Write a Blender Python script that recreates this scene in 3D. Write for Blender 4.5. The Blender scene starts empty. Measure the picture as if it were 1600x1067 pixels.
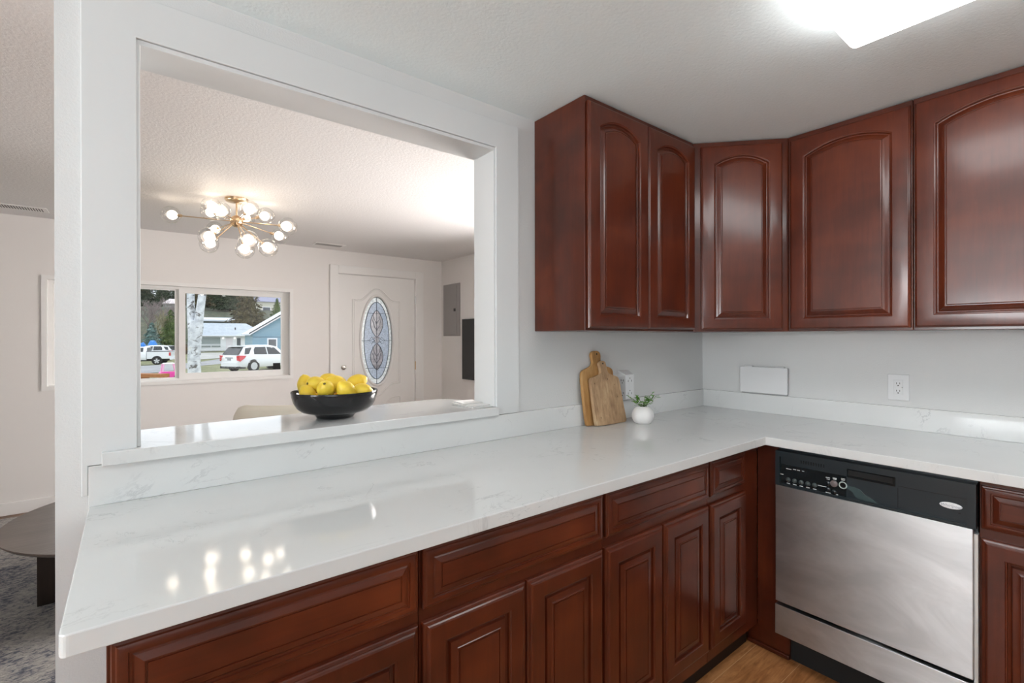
import bpy, bmesh, math, random
from mathutils import Vector, Matrix
random.seed(7)
S = bpy.context.scene
COL = S.collection
PI = math.pi

# ------------------------------------------------------------------ camera
F_PX, CXP, CYP, TH = 746.567, 801.984, 527.984, 0.6671
CAM = Vector((-2.7671, -1.6091, 1.335))
ROLL, PITCH = -0.0017, -0.0006
cam_d = bpy.data.cameras.new('camera')
cam_d.sensor_fit = 'HORIZONTAL'; cam_d.sensor_width = 36.0
cam_d.lens = F_PX / 1600 * 36
cam_d.shift_x = (800 - CXP) / 1600
cam_d.shift_y = (CYP - 533.5) / 1600
cam_d.clip_start = 0.02; cam_d.clip_end = 600
cam = bpy.data.objects.new('camera', cam_d); COL.objects.link(cam)
Rv = Vector((math.cos(TH), -math.sin(TH), 0)); Fh = Vector((math.sin(TH), math.cos(TH), 0)); Uz = Vector((0, 0, 1))
Fw = math.cos(PITCH) * Fh + math.sin(PITCH) * Uz
Uv = math.cos(PITCH) * Uz - math.sin(PITCH) * Fh
Rx = math.cos(ROLL) * Rv + math.sin(ROLL) * Uv
Ux = math.cos(ROLL) * Uv - math.sin(ROLL) * Rv
cam.matrix_world = Matrix(((Rx.x, Ux.x, -Fw.x, CAM.x), (Rx.y, Ux.y, -Fw.y, CAM.y), (Rx.z, Ux.z, -Fw.z, CAM.z), (0, 0, 0, 1)))
S.camera = cam

# ------------------------------------------------------------------ light, exposure
S.view_settings.view_transform = 'Standard'; S.view_settings.look = 'None'
S.view_settings.exposure = 0.11; S.view_settings.gamma = 1.0
S.view_settings.use_curve_mapping = False
W = bpy.data.worlds.new('overcast_sky'); S.world = W; W.use_nodes = True
wn = W.node_tree.nodes; wl = W.node_tree.links
bg = wn['Background']; bg.inputs[0].default_value = (0.86, 0.93, 1.0, 1); bg.inputs[1].default_value = 1.8
LAMP_KITCHEN = 8.0      # kitchen ceiling fixture
LAMP_BULB = 7.5        # chandelier bulbs
BACK_FILL = 45.0       # added fill light at a made-up window behind the camera
WEST_FILL = 150.0        # added fill light at a made-up window past the kitchen's left end
SIDE_FILL = 125.0        # added fill light at a made-up living room side window
def area(name, loc, rot, sx, sy, power, color=(1, 1, 1), portal=False):
    l = bpy.data.lights.new(name, 'AREA'); l.shape = 'RECTANGLE'; l.size = sx; l.size_y = sy; l.energy = power; l.color = color
    if portal: l.cycles.is_portal = True
    o = bpy.data.objects.new(name, l); COL.objects.link(o); o.location = loc; o.rotation_euler = rot
    return o
area('back_fill_light', (-4.2, -3.62, 1.45), (PI/2 + 1.1, 0, 0), 2.0, 1.1, BACK_FILL, (0.93, 0.97, 1.0))  # added light, tilted up to lift the kitchen ceiling
area('west_fill_light', (-6.5, -.95, 1.5), (0, -PI/2 - 1.0, 0), 1.15, 1.6, WEST_FILL, (.95, .98, 1.0))  # added light, tilted up; also brightens the dishwasher steel
area('side_fill_light', (.66, 1.05, 1.42), (0, PI/2 - .25, 0), 1.1, 1.3, SIDE_FILL, (1.0, .95, .92)).data.spread = math.radians(150)  # added light to brighten the living room walls
area('living_window_portal', (-2.43, 3.9, 1.38), (-PI/2, 0, 0), 1.9, 0.95, 1, portal=True)

# ------------------------------------------------------------------ materials
def newmat(name):
    m = bpy.data.materials.new(name); m.use_nodes = True
    n = m.node_tree.nodes; b = n['Principled BSDF']
    return m, n, m.node_tree.links, b
def plain(name, c, rough=0.5, metal=0, spec=0.5, coat=0, emit=None, es=0, alpha=1, trans=0, ior=1.45):
    m, n, l, b = newmat(name)
    b.inputs['Base Color'].default_value = (*c, 1); b.inputs['Roughness'].default_value = rough
    b.inputs['Metallic'].default_value = metal; b.inputs['Specular IOR Level'].default_value = spec
    b.inputs['Coat Weight'].default_value = coat; b.inputs['Coat Roughness'].default_value = 0.08
    b.inputs['Transmission Weight'].default_value = trans; b.inputs['IOR'].default_value = ior
    if emit: b.inputs['Emission Color'].default_value = (*emit, 1); b.inputs['Emission Strength'].default_value = es
    return m
def coords(n, l, scale=(1, 1, 1), kind='Object'):
    t = n.new('ShaderNodeTexCoord'); mp = n.new('ShaderNodeMapping'); mp.inputs['Scale'].default_value = scale
    l.new(t.outputs[kind], mp.inputs['Vector']); return mp.outputs[0]
def noise(n, l, vec, scale, detail=4, rough=0.5, dist=0):
    t = n.new('ShaderNodeTexNoise'); t.inputs['Scale'].default_value = scale; t.inputs['Detail'].default_value = detail
    t.inputs['Roughness'].default_value = rough; t.inputs['Distortion'].default_value = dist
    l.new(vec, t.inputs['Vector']); return t.outputs[0]
def ramp(n, l, fac, stops):
    r = n.new('ShaderNodeValToRGB'); e = r.color_ramp.elements
    while len(e) < len(stops): e.new(0.5)
    for i, (p, c) in enumerate(stops):
        e[i].position = p; e[i].color = (*c, 1) if len(c) == 3 else c
    l.new(fac, r.inputs[0]); return r.outputs[0]
def mixc(n, l, fac, a, b, mode='MIX'):
    x = n.new('ShaderNodeMix'); x.data_type = 'RGBA'; x.blend_type = mode
    for sock, v in ((x.inputs['Factor'], fac), (x.inputs[6], a), (x.inputs[7], b)):
        if hasattr(v, 'is_linked') or isinstance(v, bpy.types.NodeSocket): l.new(v, sock)
        else: sock.default_value = v if isinstance(v, float) else (*v, 1)
    return x.outputs[2]
def math_(n, l, op, a, b=None):
    x = n.new('ShaderNodeMath'); x.operation = op
    for i, v in enumerate((a, b)):
        if v is None: continue
        if isinstance(v, bpy.types.NodeSocket): l.new(v, x.inputs[i])
        else: x.inputs[i].default_value = v
    return x.outputs[0]
def bump(n, l, b, h, strength=0.2, dist=0.01):
    x = n.new('ShaderNodeBump'); x.inputs['Strength'].default_value = strength; x.inputs['Distance'].default_value = dist
    l.new(h, x.inputs['Height']); l.new(x.outputs[0], b.inputs['Normal'])
def painted(name, c, scale=160, strength=0.12, rough=0.55, var=0.0):
    m, n, l, b = newmat(name)
    b.inputs['Base Color'].default_value = (*c, 1); b.inputs['Roughness'].default_value = rough; b.inputs['Specular IOR Level'].default_value = 0.35
    v = coords(n, l); h = noise(n, l, v, scale, 3, 0.6)
    bump(n, l, b, h, strength, 0.004)
    return m
def wood(name, dark, mid, light, grain=(14, 14, 1.2), rough=0.36, coat=0.5, blotch=3.4, lo=.27, hi=.74, gw=.22):
    m, n, l, b = newmat(name)
    v = coords(n, l, grain); g = noise(n, l, v, 4.0, 6, 0.6, 0.6)
    v2 = coords(n, l); bl = noise(n, l, v2, blotch, 3, 0.55, 0.3)
    f = math_(n, l, 'ADD', math_(n, l, 'MULTIPLY', g, gw), math_(n, l, 'MULTIPLY', bl, 1 - gw))
    c = ramp(n, l, f, [(lo, dark), ((lo + hi) / 2, mid), (hi, light)])
    l.new(c, b.inputs['Base Color']); b.inputs['Roughness'].default_value = rough
    b.inputs['Specular IOR Level'].default_value = 0.28
    b.inputs['Coat Weight'].default_value = coat; b.inputs['Coat Roughness'].default_value = 0.15
    bump(n, l, b, g, 0.03, 0.002)
    return m
CH = ((.036, .0060, .0020), (.088, .0148, .0045), (.155, .030, .0085))
M_cherry = wood('cherry_vertical', *CH)
M_cherryh = wood('cherry_horizontal', *CH, grain=(1.2, 14, 14))
M_box = wood('cherry_carcass', *[tuple(.85 * k for k in c) for c in CH])
M_toe = plain('dark_toe', (.012, .006, .004), .6)
def quartz():
    m, n, l, b = newmat('white_quartz')
    v = coords(n, l, (1, 1.6, 1))
    w1 = noise(n, l, v, 2.3, 8, 0.62, 1.2)
    d = math_(n, l, 'ABSOLUTE', math_(n, l, 'SUBTRACT', w1, 0.5))
    line = ramp(n, l, d, [(0.0, (1, 1, 1)), (0.010, (0, 0, 0))])
    mask = ramp(n, l, noise(n, l, v, 3.1, 3, 0.6), [(0.50, (0, 0, 0)), (0.66, (1, 1, 1))])
    w2 = noise(n, l, coords(n, l), 7, 6, 0.6, 2.0)
    d2 = math_(n, l, 'ABSOLUTE', math_(n, l, 'SUBTRACT', w2, 0.5))
    line2 = ramp(n, l, d2, [(0.0, (1, 1, 1)), (0.006, (0, 0, 0))])
    mask2 = ramp(n, l, noise(n, l, coords(n, l), 5.3, 2, 0.5), [(0.58, (0, 0, 0)), (0.66, (1, 1, 1))])
    f = math_(n, l, 'MAXIMUM', math_(n, l, 'MULTIPLY', line, mask), math_(n, l, 'MULTIPLY', line2, mask2))
    f = math_(n, l, 'MULTIPLY', f, 0.62)
    cl = noise(n, l, coords(n, l), 1.6, 3, 0.5)
    base = ramp(n, l, cl, [(0.35, (.67, .68, .675)), (0.7, (.735, .745, .74))])
    l.new(mixc(n, l, f, base, (.36, .37, .38)), b.inputs['Base Color'])
    b.inputs['Roughness'].default_value = 0.075; b.inputs['Specular IOR Level'].default_value = 0.5
    return m
M_quartz = quartz()
M_wallk = painted('kitchen_wall_paint', (.67, .675, .67), 170, .22)
M_walll = painted('living_wall_paint', (.83, .80, .775), 170, .12)
M_ceil = painted('ceiling_paint', (.855, .93, .94), 90, .25)
M_ceill = painted('living_ceiling_paint', (.80, .785, .775), 75, .45)
M_trim = painted('white_trim_paint', (.665, .675, .675), 30, .02, .35)
M_trimw = painted('warm_white_trim_paint', (.86, .845, .825), 30, .02, .38)
M_black = plain('gloss_black', (.012, .012, .013), .12)
M_blackp = plain('black_plastic', (.014, .022, .027), .32)
M_gloss = plain('control_gloss', (.008, .012, .014), .12)
M_dark = plain('dark_void', (.006, .006, .006), .7)
M_chrome = plain('chrome', (.75, .75, .76), .15, 1)
M_brass = plain('champagne_brass', (.62, .46, .30), .28, 1)
M_white = plain('white_plastic', (.74, .745, .75), .35)
M_whitec = plain('white_ceramic', (.78, .77, .76), .3)
M_slot = plain('slot_dark', (.03, .03, .03), .6)
M_grayp = plain('gray_enamel', (.34, .32, .31), .45)
M_paper = plain('paper', (.80, .80, .79), .6)
M_cream = plain('cream_upholstery', (.66, .60, .50), .8)
M_lemon = None
def lemon_mat():
    m, n, l, b = newmat('lemon_skin')
    v = coords(n, l); c = ramp(n, l, noise(n, l, v, 14, 3), [(.3, (.82, .54, .03)), (.7, (.92, .69, .07))])
    l.new(c, b.inputs['Base Color']); b.inputs['Roughness'].default_value = .38
    bump(n, l, b, noise(n, l, v, 260, 2), .25, .003); return m
M_lemon = lemon_mat()
M_lemstem = plain('lemon_stem', (.16, .12, .03), .7)
M_steel = None
def steel():
    m, n, l, b = newmat('brushed_steel')
    v = coords(n, l, (1, 60, 1.5)); g = noise(n, l, v, 6, 3)
    sm = noise(n, l, coords(n, l, (1, 1.0, 2.2)), 2.6, 4, .6, 1.2)
    c = ramp(n, l, sm, [(.35, (.47, .475, .48)), (.65, (.61, .615, .62))])
    l.new(c, b.inputs['Base Color']); b.inputs['Metallic'].default_value = 1
    r = math_(n, l, 'ADD', math_(n, l, 'MULTIPLY', g, .08), .36); l.new(r, b.inputs['Roughness'])
    b.inputs['Anisotropic'].default_value = .85; b.inputs['Anisotropic Rotation'].default_value = .25
    tg = n.new('ShaderNodeTangent'); tg.direction_type = 'RADIAL'; tg.axis = 'Z'; l.new(tg.outputs[0], b.inputs['Tangent'])
    return m
M_steel = steel()
def glass_pane(name, tint=(1, 1, 1), base=.04, edge=.6, pw=3.5):
    m, n, l, b = newmat(name); n.remove(b)
    tr = n.new('ShaderNodeBsdfTransparent'); tr.inputs[0].default_value = (*tint, 1)
    gl = n.new('ShaderNodeBsdfGlossy'); gl.inputs['Roughness'].default_value = .01
    lw = n.new('ShaderNodeLayerWeight'); lw.inputs[0].default_value = .5
    f = math_(n, l, 'ADD', math_(n, l, 'MULTIPLY', math_(n, l, 'POWER', lw.outputs['Facing'], pw), edge), base)
    mx = n.new('ShaderNodeMixShader'); l.new(f, mx.inputs[0])
    l.new(tr.outputs[0], mx.inputs[1]); l.new(gl.outputs[0], mx.inputs[2]); l.new(mx.outputs[0], n['Material Output'].inputs[0])
    return m
M_glass = glass_pane('window_glass')
M_globe = glass_pane('clear_globe_glass', (.96, .96, .96), .06, .8, 2.5)
def textured_glass(name, c, clear, scale=90, bstr=.8):
    m, n, l, b = newmat(name); n.remove(b)
    tl = n.new('ShaderNodeBsdfTranslucent'); df = n.new('ShaderNodeBsdfDiffuse'); tr = n.new('ShaderNodeBsdfTransparent'); gl = n.new('ShaderNodeBsdfGlossy')
    gl.inputs['Roughness'].default_value = .12
    v = coords(n, l); h = noise(n, l, v, scale, 2, .6)
    cc = ramp(n, l, h, [(.35, tuple(.72 * k for k in c)), (.62, c)])
    l.new(cc, tl.inputs[0]); l.new(cc, df.inputs[0]); tr.inputs[0].default_value = (*c, 1)
    bp = n.new('ShaderNodeBump'); bp.inputs['Strength'].default_value = bstr; bp.inputs['Distance'].default_value = .004; l.new(h, bp.inputs['Height'])
    l.new(bp.outputs[0], gl.inputs['Normal'])
    def mix(f, a, c_):
        x = n.new('ShaderNodeMixShader'); x.inputs[0].default_value = f; l.new(a, x.inputs[1]); l.new(c_, x.inputs[2]); return x.outputs[0]
    o = mix(.10, mix(clear, mix(.25, tl.outputs[0], df.outputs[0]), tr.outputs[0]), gl.outputs[0])
    l.new(o, n['Material Output'].inputs[0]); return m
M_obscure = textured_glass('rain_glass', (.84, .90, 1.0), .3)
M_bevelg = textured_glass('bevelled_clear_glass', (.86, .80, .80), .4, 30)
M_edgeg = textured_glass('pale_border_glass', (1.0, 1.0, 1.0), .25, 50)
M_lead = plain('lead_came', (.10, .11, .12), .4, .8)
def emis(name, c, s):
    m, n, l, b = newmat(name); b.inputs['Base Color'].default_value = (.9, .9, .9, 1)
    b.inputs['Emission Color'].default_value = (*c, 1); b.inputs['Emission Strength'].default_value = s; return m
M_diff = emis('lit_diffuser', (.99, 1.0, 1.0), LAMP_KITCHEN)
M_bulb = emis('lit_bulb', (1.0, .85, .68), LAMP_BULB)

# ------------------------------------------------------------------ mesh builder
class MB:
    def __init__(s): s.v = []; s.f = []
    def add(s, vs, fs, M=None):
        o = len(s.v)
        s.v += [tuple(M @ Vector(p)) if M else tuple(p) for p in vs]
        s.f += [tuple(i + o for i in f) for f in fs]; return s
    def box(s, x0, x1, y0, y1, z0, z1, M=None):
        vs = [(x, y, z) for z in (z0, z1) for y in (y0, y1) for x in (x0, x1)]
        return s.add(vs, [(0, 2, 3, 1), (4, 5, 7, 6), (0, 1, 5, 4), (2, 6, 7, 3), (0, 4, 6, 2), (1, 3, 7, 5)], M)
    def loft(s, loops, close=True, cap0=True, cap1=True, M=None):
        n = len(loops[0]); vs = [p for L in loops for p in L]; fs = []
        for k in range(len(loops) - 1):
            for i in range(n if close else n - 1):
                a, b = k * n + i, k * n + (i + 1) % n
                fs.append((a, b, b + n, a + n))
        if cap0: fs.append(tuple(reversed(range(n))))
        if cap1: fs.append(tuple((len(loops) - 1) * n + i for i in range(n)))
        return s.add(vs, fs, M)
    def lathe(s, prof, n=32, M=None, c=(0, 0, 0)):
        loops = [[(c[0] + r * math.cos(2 * PI * i / n), c[1] + r * math.sin(2 * PI * i / n), c[2] + z) for i in range(n)] for r, z in prof]
        return s.loft(loops, True, prof[0][0] > 1e-6, prof[-1][0] > 1e-6, M)
    def tube(s, pts, r, n=8, M=None, closed=False):
        pts = [Vector(p) for p in pts]; loops = []
        rr = r if isinstance(r, (list, tuple)) else [r] * len(pts)
        N = len(pts); up = None
        for i, p in enumerate(pts):
            a = pts[i - 1] if (i > 0 or closed) else pts[i]; b = pts[(i + 1) % N] if (i < N - 1 or closed) else pts[i]
            t = (b - a).normalized() if (b - a).length > 1e-9 else Vector((0, 0, 1))
            if up is None:
                up = Vector((0, 0, 1)) if abs(t.z) < .9 else Vector((1, 0, 0))
            u = t.cross(up).normalized(); w = u.cross(t).normalized(); up = w
            loops.append([tuple(p + rr[i] * (math.cos(2 * PI * k / n) * u + math.sin(2 * PI * k / n) * w)) for k in range(n)])
        if closed: loops.append(loops[0]); return s.loft(loops, True, False, False, M)
        return s.loft(loops, True, True, True, M)
    def cyl(s, a, b, r, n=20, M=None): return s.tube([a, b], r, n, M)
    def sphere(s, c, r, n=20, m=12, sc=(1, 1, 1), M=None):
        loops = []
        for j in range(m + 1):
            t = PI * j / m; q = max(math.sin(t), 1e-5)
            loops.append([(c[0] + sc[0] * r * q * math.cos(2 * PI * i / n), c[1] + sc[1] * r * q * math.sin(2 * PI * i / n), c[2] - sc[2] * r * math.cos(t)) for i in range(n)])
        return s.loft(loops, True, True, True, M)
    def prism(s, poly, d0, d1, ax='y', M=None):
        f = {'y': lambda p, d: (p[0], d, p[1]), 'x': lambda p, d: (d, p[0], p[1]), 'z': lambda p, d: (p[0], p[1], d)}[ax]
        return s.loft([[f(p, d0) for p in poly], [f(p, d1) for p in poly]], M=M)
def props(o, label=None, cat=None, group=None, kind=None):
    for k, v in (('label', label), ('category', cat), ('group', group), ('kind', kind)):
        if v: o[k] = v
    return o
def build(name, mb, mat, parent=None, smooth=False, bevel=0, seg=2, loc=None, rot=None, weld=True, ang=40):
    me = bpy.data.meshes.new(name); me.from_pydata(mb.v, [], mb.f); me.update()
    bm = bmesh.new(); bm.from_mesh(me)
    if weld: bmesh.ops.remove_doubles(bm, verts=bm.verts, dist=1e-6)
    bmesh.ops.recalc_face_normals(bm, faces=bm.faces); bm.to_mesh(me); bm.free()
    o = bpy.data.objects.new(name, me); COL.objects.link(o)
    me.materials.append(mat)
    if smooth:
        for p in me.polygons: p.use_smooth = True
        try: me.set_sharp_from_angle(angle=math.radians(ang))
        except Exception: pass
    if bevel:
        b = o.modifiers.new('bevel', 'BEVEL'); b.width = bevel; b.segments = seg; b.limit_method = 'ANGLE'; b.angle_limit = math.radians(35)
    if parent is not None: o.parent = parent
    if loc is not None: o.location = loc
    elif parent is not None and 'wl' in parent: o.location = -Vector(parent['wl'])   # mesh given in world coordinates
    if rot is not None: o.rotation_euler = rot
    return o
def thing(name, loc, label=None, cat=None, group=None, rz=0, kind=None, world=True):
    o = bpy.data.objects.new(name, None); COL.objects.link(o); o.location = loc; o.rotation_euler = (0, 0, rz); o.empty_display_size = .05
    if world: o['wl'] = [float(x) for x in loc]
    return props(o, label, cat, group, kind)
def dup(root, loc=None, rot=None, label=None, group=None):
    def cp(o, par):
        c = o.copy(); COL.objects.link(c); c.parent = par
        for ch in list(o.children): cp(ch, c)
        return c
    r = cp(root, None)
    if loc is not None: r.location = loc
    if rot is not None: r.rotation_euler = rot
    if label: r['label'] = label
    if group: r['group'] = group
    return r
def struct(name, mb, mat, **k):
    o = build(name, mb, mat, **k)
    if k.get('parent') is None: o['kind'] = 'structure'
    return o
def at(px, d):      # a spot out in the street: bearing px, distance d
    a = (px - CXP) / F_PX
    return CAM.x + d * (Fh.x + a * Rv.x), CAM.y + d * (Fh.y + a * Rv.y)

# ------------------------------------------------------------------ room shell
ZC, ZF, YD, XR = 2.297, -0.03, 3.71, 0.267
WX0, WX1, WZ0, WZ1 = -3.345, -1.511, .938, 1.822      # living window opening
OX0, OX1, OZ0, OZ1 = -2.775, -1.590, 1.015, 2.121     # pass-through rough opening
b = MB(); b.box(-2.925, OX0, 0, .12, ZF, ZC); b.box(OX1, XR + .12, 0, .12, ZF, ZC); b.box(OX0, OX1, 0, .12, OZ1, ZC); b.box(OX0, OX1, 0, .12, ZF, OZ0)
b.box(-6.3, -3.9, 0, .12, ZF, ZC)  # unseen partition, added to keep west light out of the living room
w = struct('wall_left', b, M_wallk, weld=False)
b = MB().box(0, .12, -3.5, 0, ZF, ZC); struct('wall_right', b, M_wallk)
KW = (-5.25, -3.15, 1.0, 2.02)
b = MB(); b.box(-6.3, KW[0], -3.5, -3.38, ZF, ZC); b.box(KW[1], 0, -3.5, -3.38, ZF, ZC); b.box(KW[0], KW[1], -3.5, -3.38, ZF, KW[2]); b.box(KW[0], KW[1], -3.5, -3.38, KW[3], ZC)
struct('wall_back', b, M_wallk, weld=False)
DX0, DX1, DZ1 = -1.032, -.098, 2.052
b = MB(); y0, y1 = YD, YD + .16
b.box(-6.3, WX0, y0, y1, ZF, ZC); b.box(WX0, WX1, y0, y1, ZF, WZ0); b.box(WX0, WX1, y0, y1, WZ1, ZC); b.box(WX1, DX0, y0, y1, ZF, ZC); b.box(DX0, DX1, y0, y1, DZ1, ZC); b.box(DX1, XR + .12, y0, y1, ZF, ZC)
struct('wall_far', b, M_walll, weld=False)
b = MB(); b.box(XR, XR + .12, .12, .35, ZF, ZC); b.box(XR, XR + .12, 1.75, YD, ZF, ZC); b.box(XR, XR + .12, .35, 1.75, ZF, .9); b.box(XR, XR + .12, .35, 1.75, 2.1, ZC)
struct('wall_far_right', b, M_walll, weld=False)
b = MB(); b.box(-6.42, -6.3, -3.5, -1.75, ZF, ZC); b.box(-6.42, -6.3, -.15, YD + .16, ZF, ZC); b.box(-6.42, -6.3, -1.75, -.15, ZF, .9); b.box(-6.42, -6.3, -1.75, -.15, 2.08, ZC)
struct('wall_far_left', b, M_walll, weld=False)
w4 = thing('added_window_4', (-6.3, -.95, .9), kind='structure')  # unseen window, added as an opening for the west fill light
b = MB()
for q in ((-1.75, -1.68, .9, 2.08), (-.22, -.15, .9, 2.08), (-1.68, -.22, 2.01, 2.08), (-1.68, -.22, .9, .97), (-.97, -.93, .97, 2.01)): b.box(-6.42, -6.285, *q)
build('window_frame', b, M_trim, w4, weld=False)
struct('ceiling_kitchen', MB().box(-6.3, .12, -3.5, 0.06, ZC, ZC + .12), M_ceil)
struct('ceiling_living', MB().box(-6.3, XR + .12, .06, YD + .16, ZC, ZC + .12), M_ceill)
def floor_mat(name, tones, plank_w, rough, rot=0):
    m, n, l, bb = newmat(name)
    t = n.new('ShaderNodeTexCoord'); mp = n.new('ShaderNodeMapping'); mp.inputs['Rotation'].default_value = (0, 0, rot)
    mp.inputs['Location'].default_value = (0.0, .093, 0)
    l.new(t.outputs['Object'], mp.inputs[0]); v = mp.outputs[0]
    br = n.new('ShaderNodeTexBrick'); br.inputs['Scale'].default_value = 1; br.inputs['Brick Width'].default_value = 1.2; br.inputs['Row Height'].default_value = plank_w
    br.inputs['Mortar Size'].default_value = .0012; br.inputs['Mortar Smooth'].default_value = .2
    br.inputs['Color1'].default_value = (.35, .35, .35, 1); br.inputs['Color2'].default_value = (.65, .65, .65, 1); br.inputs['Mortar'].default_value = (.9, .9, .9, 1)
    l.new(v, br.inputs[0])
    m2 = n.new('ShaderNodeMapping'); m2.inputs['Scale'].default_value = (2, 14, 1); l.new(v, m2.inputs[0])
    g = noise(n, l, m2.outputs[0], 3.5, 7, .65, .8)
    bl = noise(n, l, v, 9, 3)
    f = math_(n, l, 'ADD', math_(n, l, 'MULTIPLY', g, .6), math_(n, l, 'ADD', math_(n, l, 'MULTIPLY', br.outputs[0], .2), math_(n, l, 'MULTIPLY', bl, .3)))
    c = ramp(n, l, f, [(.35, tones[0]), (.52, tones[1]), (.70, tones[2])])
    c = mixc(n, l, br.outputs['Fac'], c, tones[3])
    l.new(c, bb.inputs['Base Color']); bb.inputs['Roughness'].default_value = rough
    bump(n, l, bb, g, .05, .003); return m
M_fk = floor_mat('kitchen_plank_floor', ((.085, .028, .009), (.33, .125, .040), (.58, .27, .105), (.66, .40, .22)), .172, .36)
M_fl = floor_mat('living_plank_floor', ((.05, .022, .012), (.15, .07, .035), (.25, .13, .07), (.07, .04, .02)), .17, .4)
struct('floor_kitchen', MB().box(-6.3, 0.12, -3.5, 0.06, ZF - .1, ZF), M_fk)
struct('floor_living', MB().box(-6.3, XR + .12, .06, YD + .16, ZF - .1, ZF), M_fl)
struct('baseboard_far', MB().box(-6.3, -1.12, YD - .015, YD, ZF, .068), M_trimw, bevel=.004)
struct('baseboard_far_right', MB().box(XR - .015, XR, .2, YD, ZF, .068), M_trimw, bevel=.004)
# pass-through casing: flat boards with a stepped inner edge
CX0, CX1, CI0, CI1, CZ1, CZI = -2.876, -1.484, -2.767, -1.602, 2.233, 2.122
b = MB()
for ya, yb in ((-.018, 0), (.12, .138)):
    b.prism([(CX0, .942), (-2.8635, .942), (-2.8635, 1.0165), (CI0, 1.0165), (CI0, CZI), (CI1, CZI), (CI1, 1.0165), (CX1, 1.0165), (CX1, CZ1), (CX0, CZ1)], ya, yb)
struct('trim_1', b, M_trim, bevel=.002, weld=False)
b = MB()
b.prism([(OX0, 1.0505), (-2.7595, 1.0505), (-2.7595, 2.108), (-1.611, 2.108), (-1.611, 1.0505), (OX1, 1.0505), (OX1, OZ1), (OX0, OZ1)], -.012, .134)
struct('trim_2', b, M_trim, bevel=.0015, weld=False)

# ------------------------------------------------------------------ living window
wd = thing('window_1', (-2.43, YD, WZ0), kind='structure')
b = MB()   # casing edge proud of wall and deep return
for (x0, x1, z0, z1) in ((-3.365, WX0 + .0, .918, 1.842), (WX1, -1.491, .918, 1.842), (WX0, WX1, WZ1, 1.842), (WX0, WX1, .918, WZ0)):
    b.box(x0, x1, YD - .014, YD + .0, z0, z1)
build('window_trim', b, M_trimw, wd, weld=False)
b = MB(); jx0, jx1, jz0, jz1 = WX0 + .012, WX1 - .012, WZ0 + .012, WZ1 - .012
for (x0, x1, z0, z1) in ((WX0, jx0, WZ0, WZ1), (jx1, WX1, WZ0, WZ1), (jx0, jx1, jz1, WZ1), (jx0, jx1, WZ0, jz0)):
    b.box(x0, x1, YD - .013, YD + .09, z0, z1)
build('window_return', b, M_trimw, wd, weld=False)
def sash(name, x0, x1, z0, z1, ya, yb, l_, r_, t_, bt):
    b = MB()
    for q in ((x0, x0 + l_, z0, z1), (x1 - r_, x1, z0, z1), (x0 + l_, x1 - r_, z1 - t_, z1), (x0 + l_, x1 - r_, z0, z0 + bt)):
        b.box(q[0], q[1], ya, yb, q[2], q[3])
    return build(name, b, M_trimw, wd, weld=False)
sash('window_frame', jx0, jx1, jz0, jz1, YD + .06, YD + .12, .03, .03, .022, .014)
s1 = sash('sash', jx0 + .03, -2.452, jz0 + .014, jz1 - .022, YD + .085, YD + .105, .035, .040, .012, .010)
build('pane', MB().box(jx0 + .06, -2.49, YD + .093, YD + .097, jz0 + .022, jz1 - .03), M_glass, s1, loc=(0, 0, 0))
s2 = sash('sash', -2.462, jx1 - .03, jz0 + .014, jz1 - .022, YD + .062, YD + .084, .050, .040, .034, .046)
build('pane', MB().box(-2.415, -1.60, YD + .072, YD + .076, jz0 + .058, jz1 - .054), M_glass, s2, loc=(0, 0, 0))
build('latch', MB().box(-1.72, -1.64, YD + .05, YD + .062, 1.79, 1.797), M_trimw, wd)
t = thing('window_sticker', (-1.652, YD + .070, .99), 'black square sticker in the bottom right corner of the living room window', 'sticker')
build('sticker_sheet', MB().box(-1.668, -1.600, YD + .0690, YD + .0710, 1.012, 1.078), M_dark, t)
w3 = thing('added_window_3', (XR, 1.05, .9), kind='structure')  # unseen window, added as an opening for the side fill light
b = MB()
for q in ((.35, .42, .9, 2.1), (1.68, 1.75, .9, 2.1), (.42, 1.68, 2.03, 2.1), (.42, 1.68, .9, .97), (1.03, 1.07, .97, 2.03)): b.box(XR - .012, XR + .12, *q)
build('window_frame', b, M_trimw, w3, weld=False)
# unseen window behind the camera, added to let the back fill light in
wk = thing('added_window_2', (-4.2, -3.38, KW[2]), kind='structure')
b = MB()
for q in ((KW[0] - .07, KW[0], KW[2] - .07, KW[3] + .07), (KW[1], KW[1] + .07, KW[2] - .07, KW[3] + .07), (KW[0], KW[1], KW[3], KW[3] + .07), (KW[0], KW[1], KW[2] - .07, KW[2])):
    b.box(q[0], q[1], -3.38, -3.36, q[2], q[3])
build('window_trim', b, M_trim, wk, weld=False)
b = MB(); b.box(-4.225, -4.175, -3.47, -3.42, KW[2], KW[3]); b.box(KW[0], KW[1], -3.47, -3.42, KW[2], KW[2] + .04); b.box(KW[0], KW[1], -3.47, -3.42, KW[3] - .04, KW[3])
build('window_frame', b, M_trim, wk, weld=False)

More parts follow.
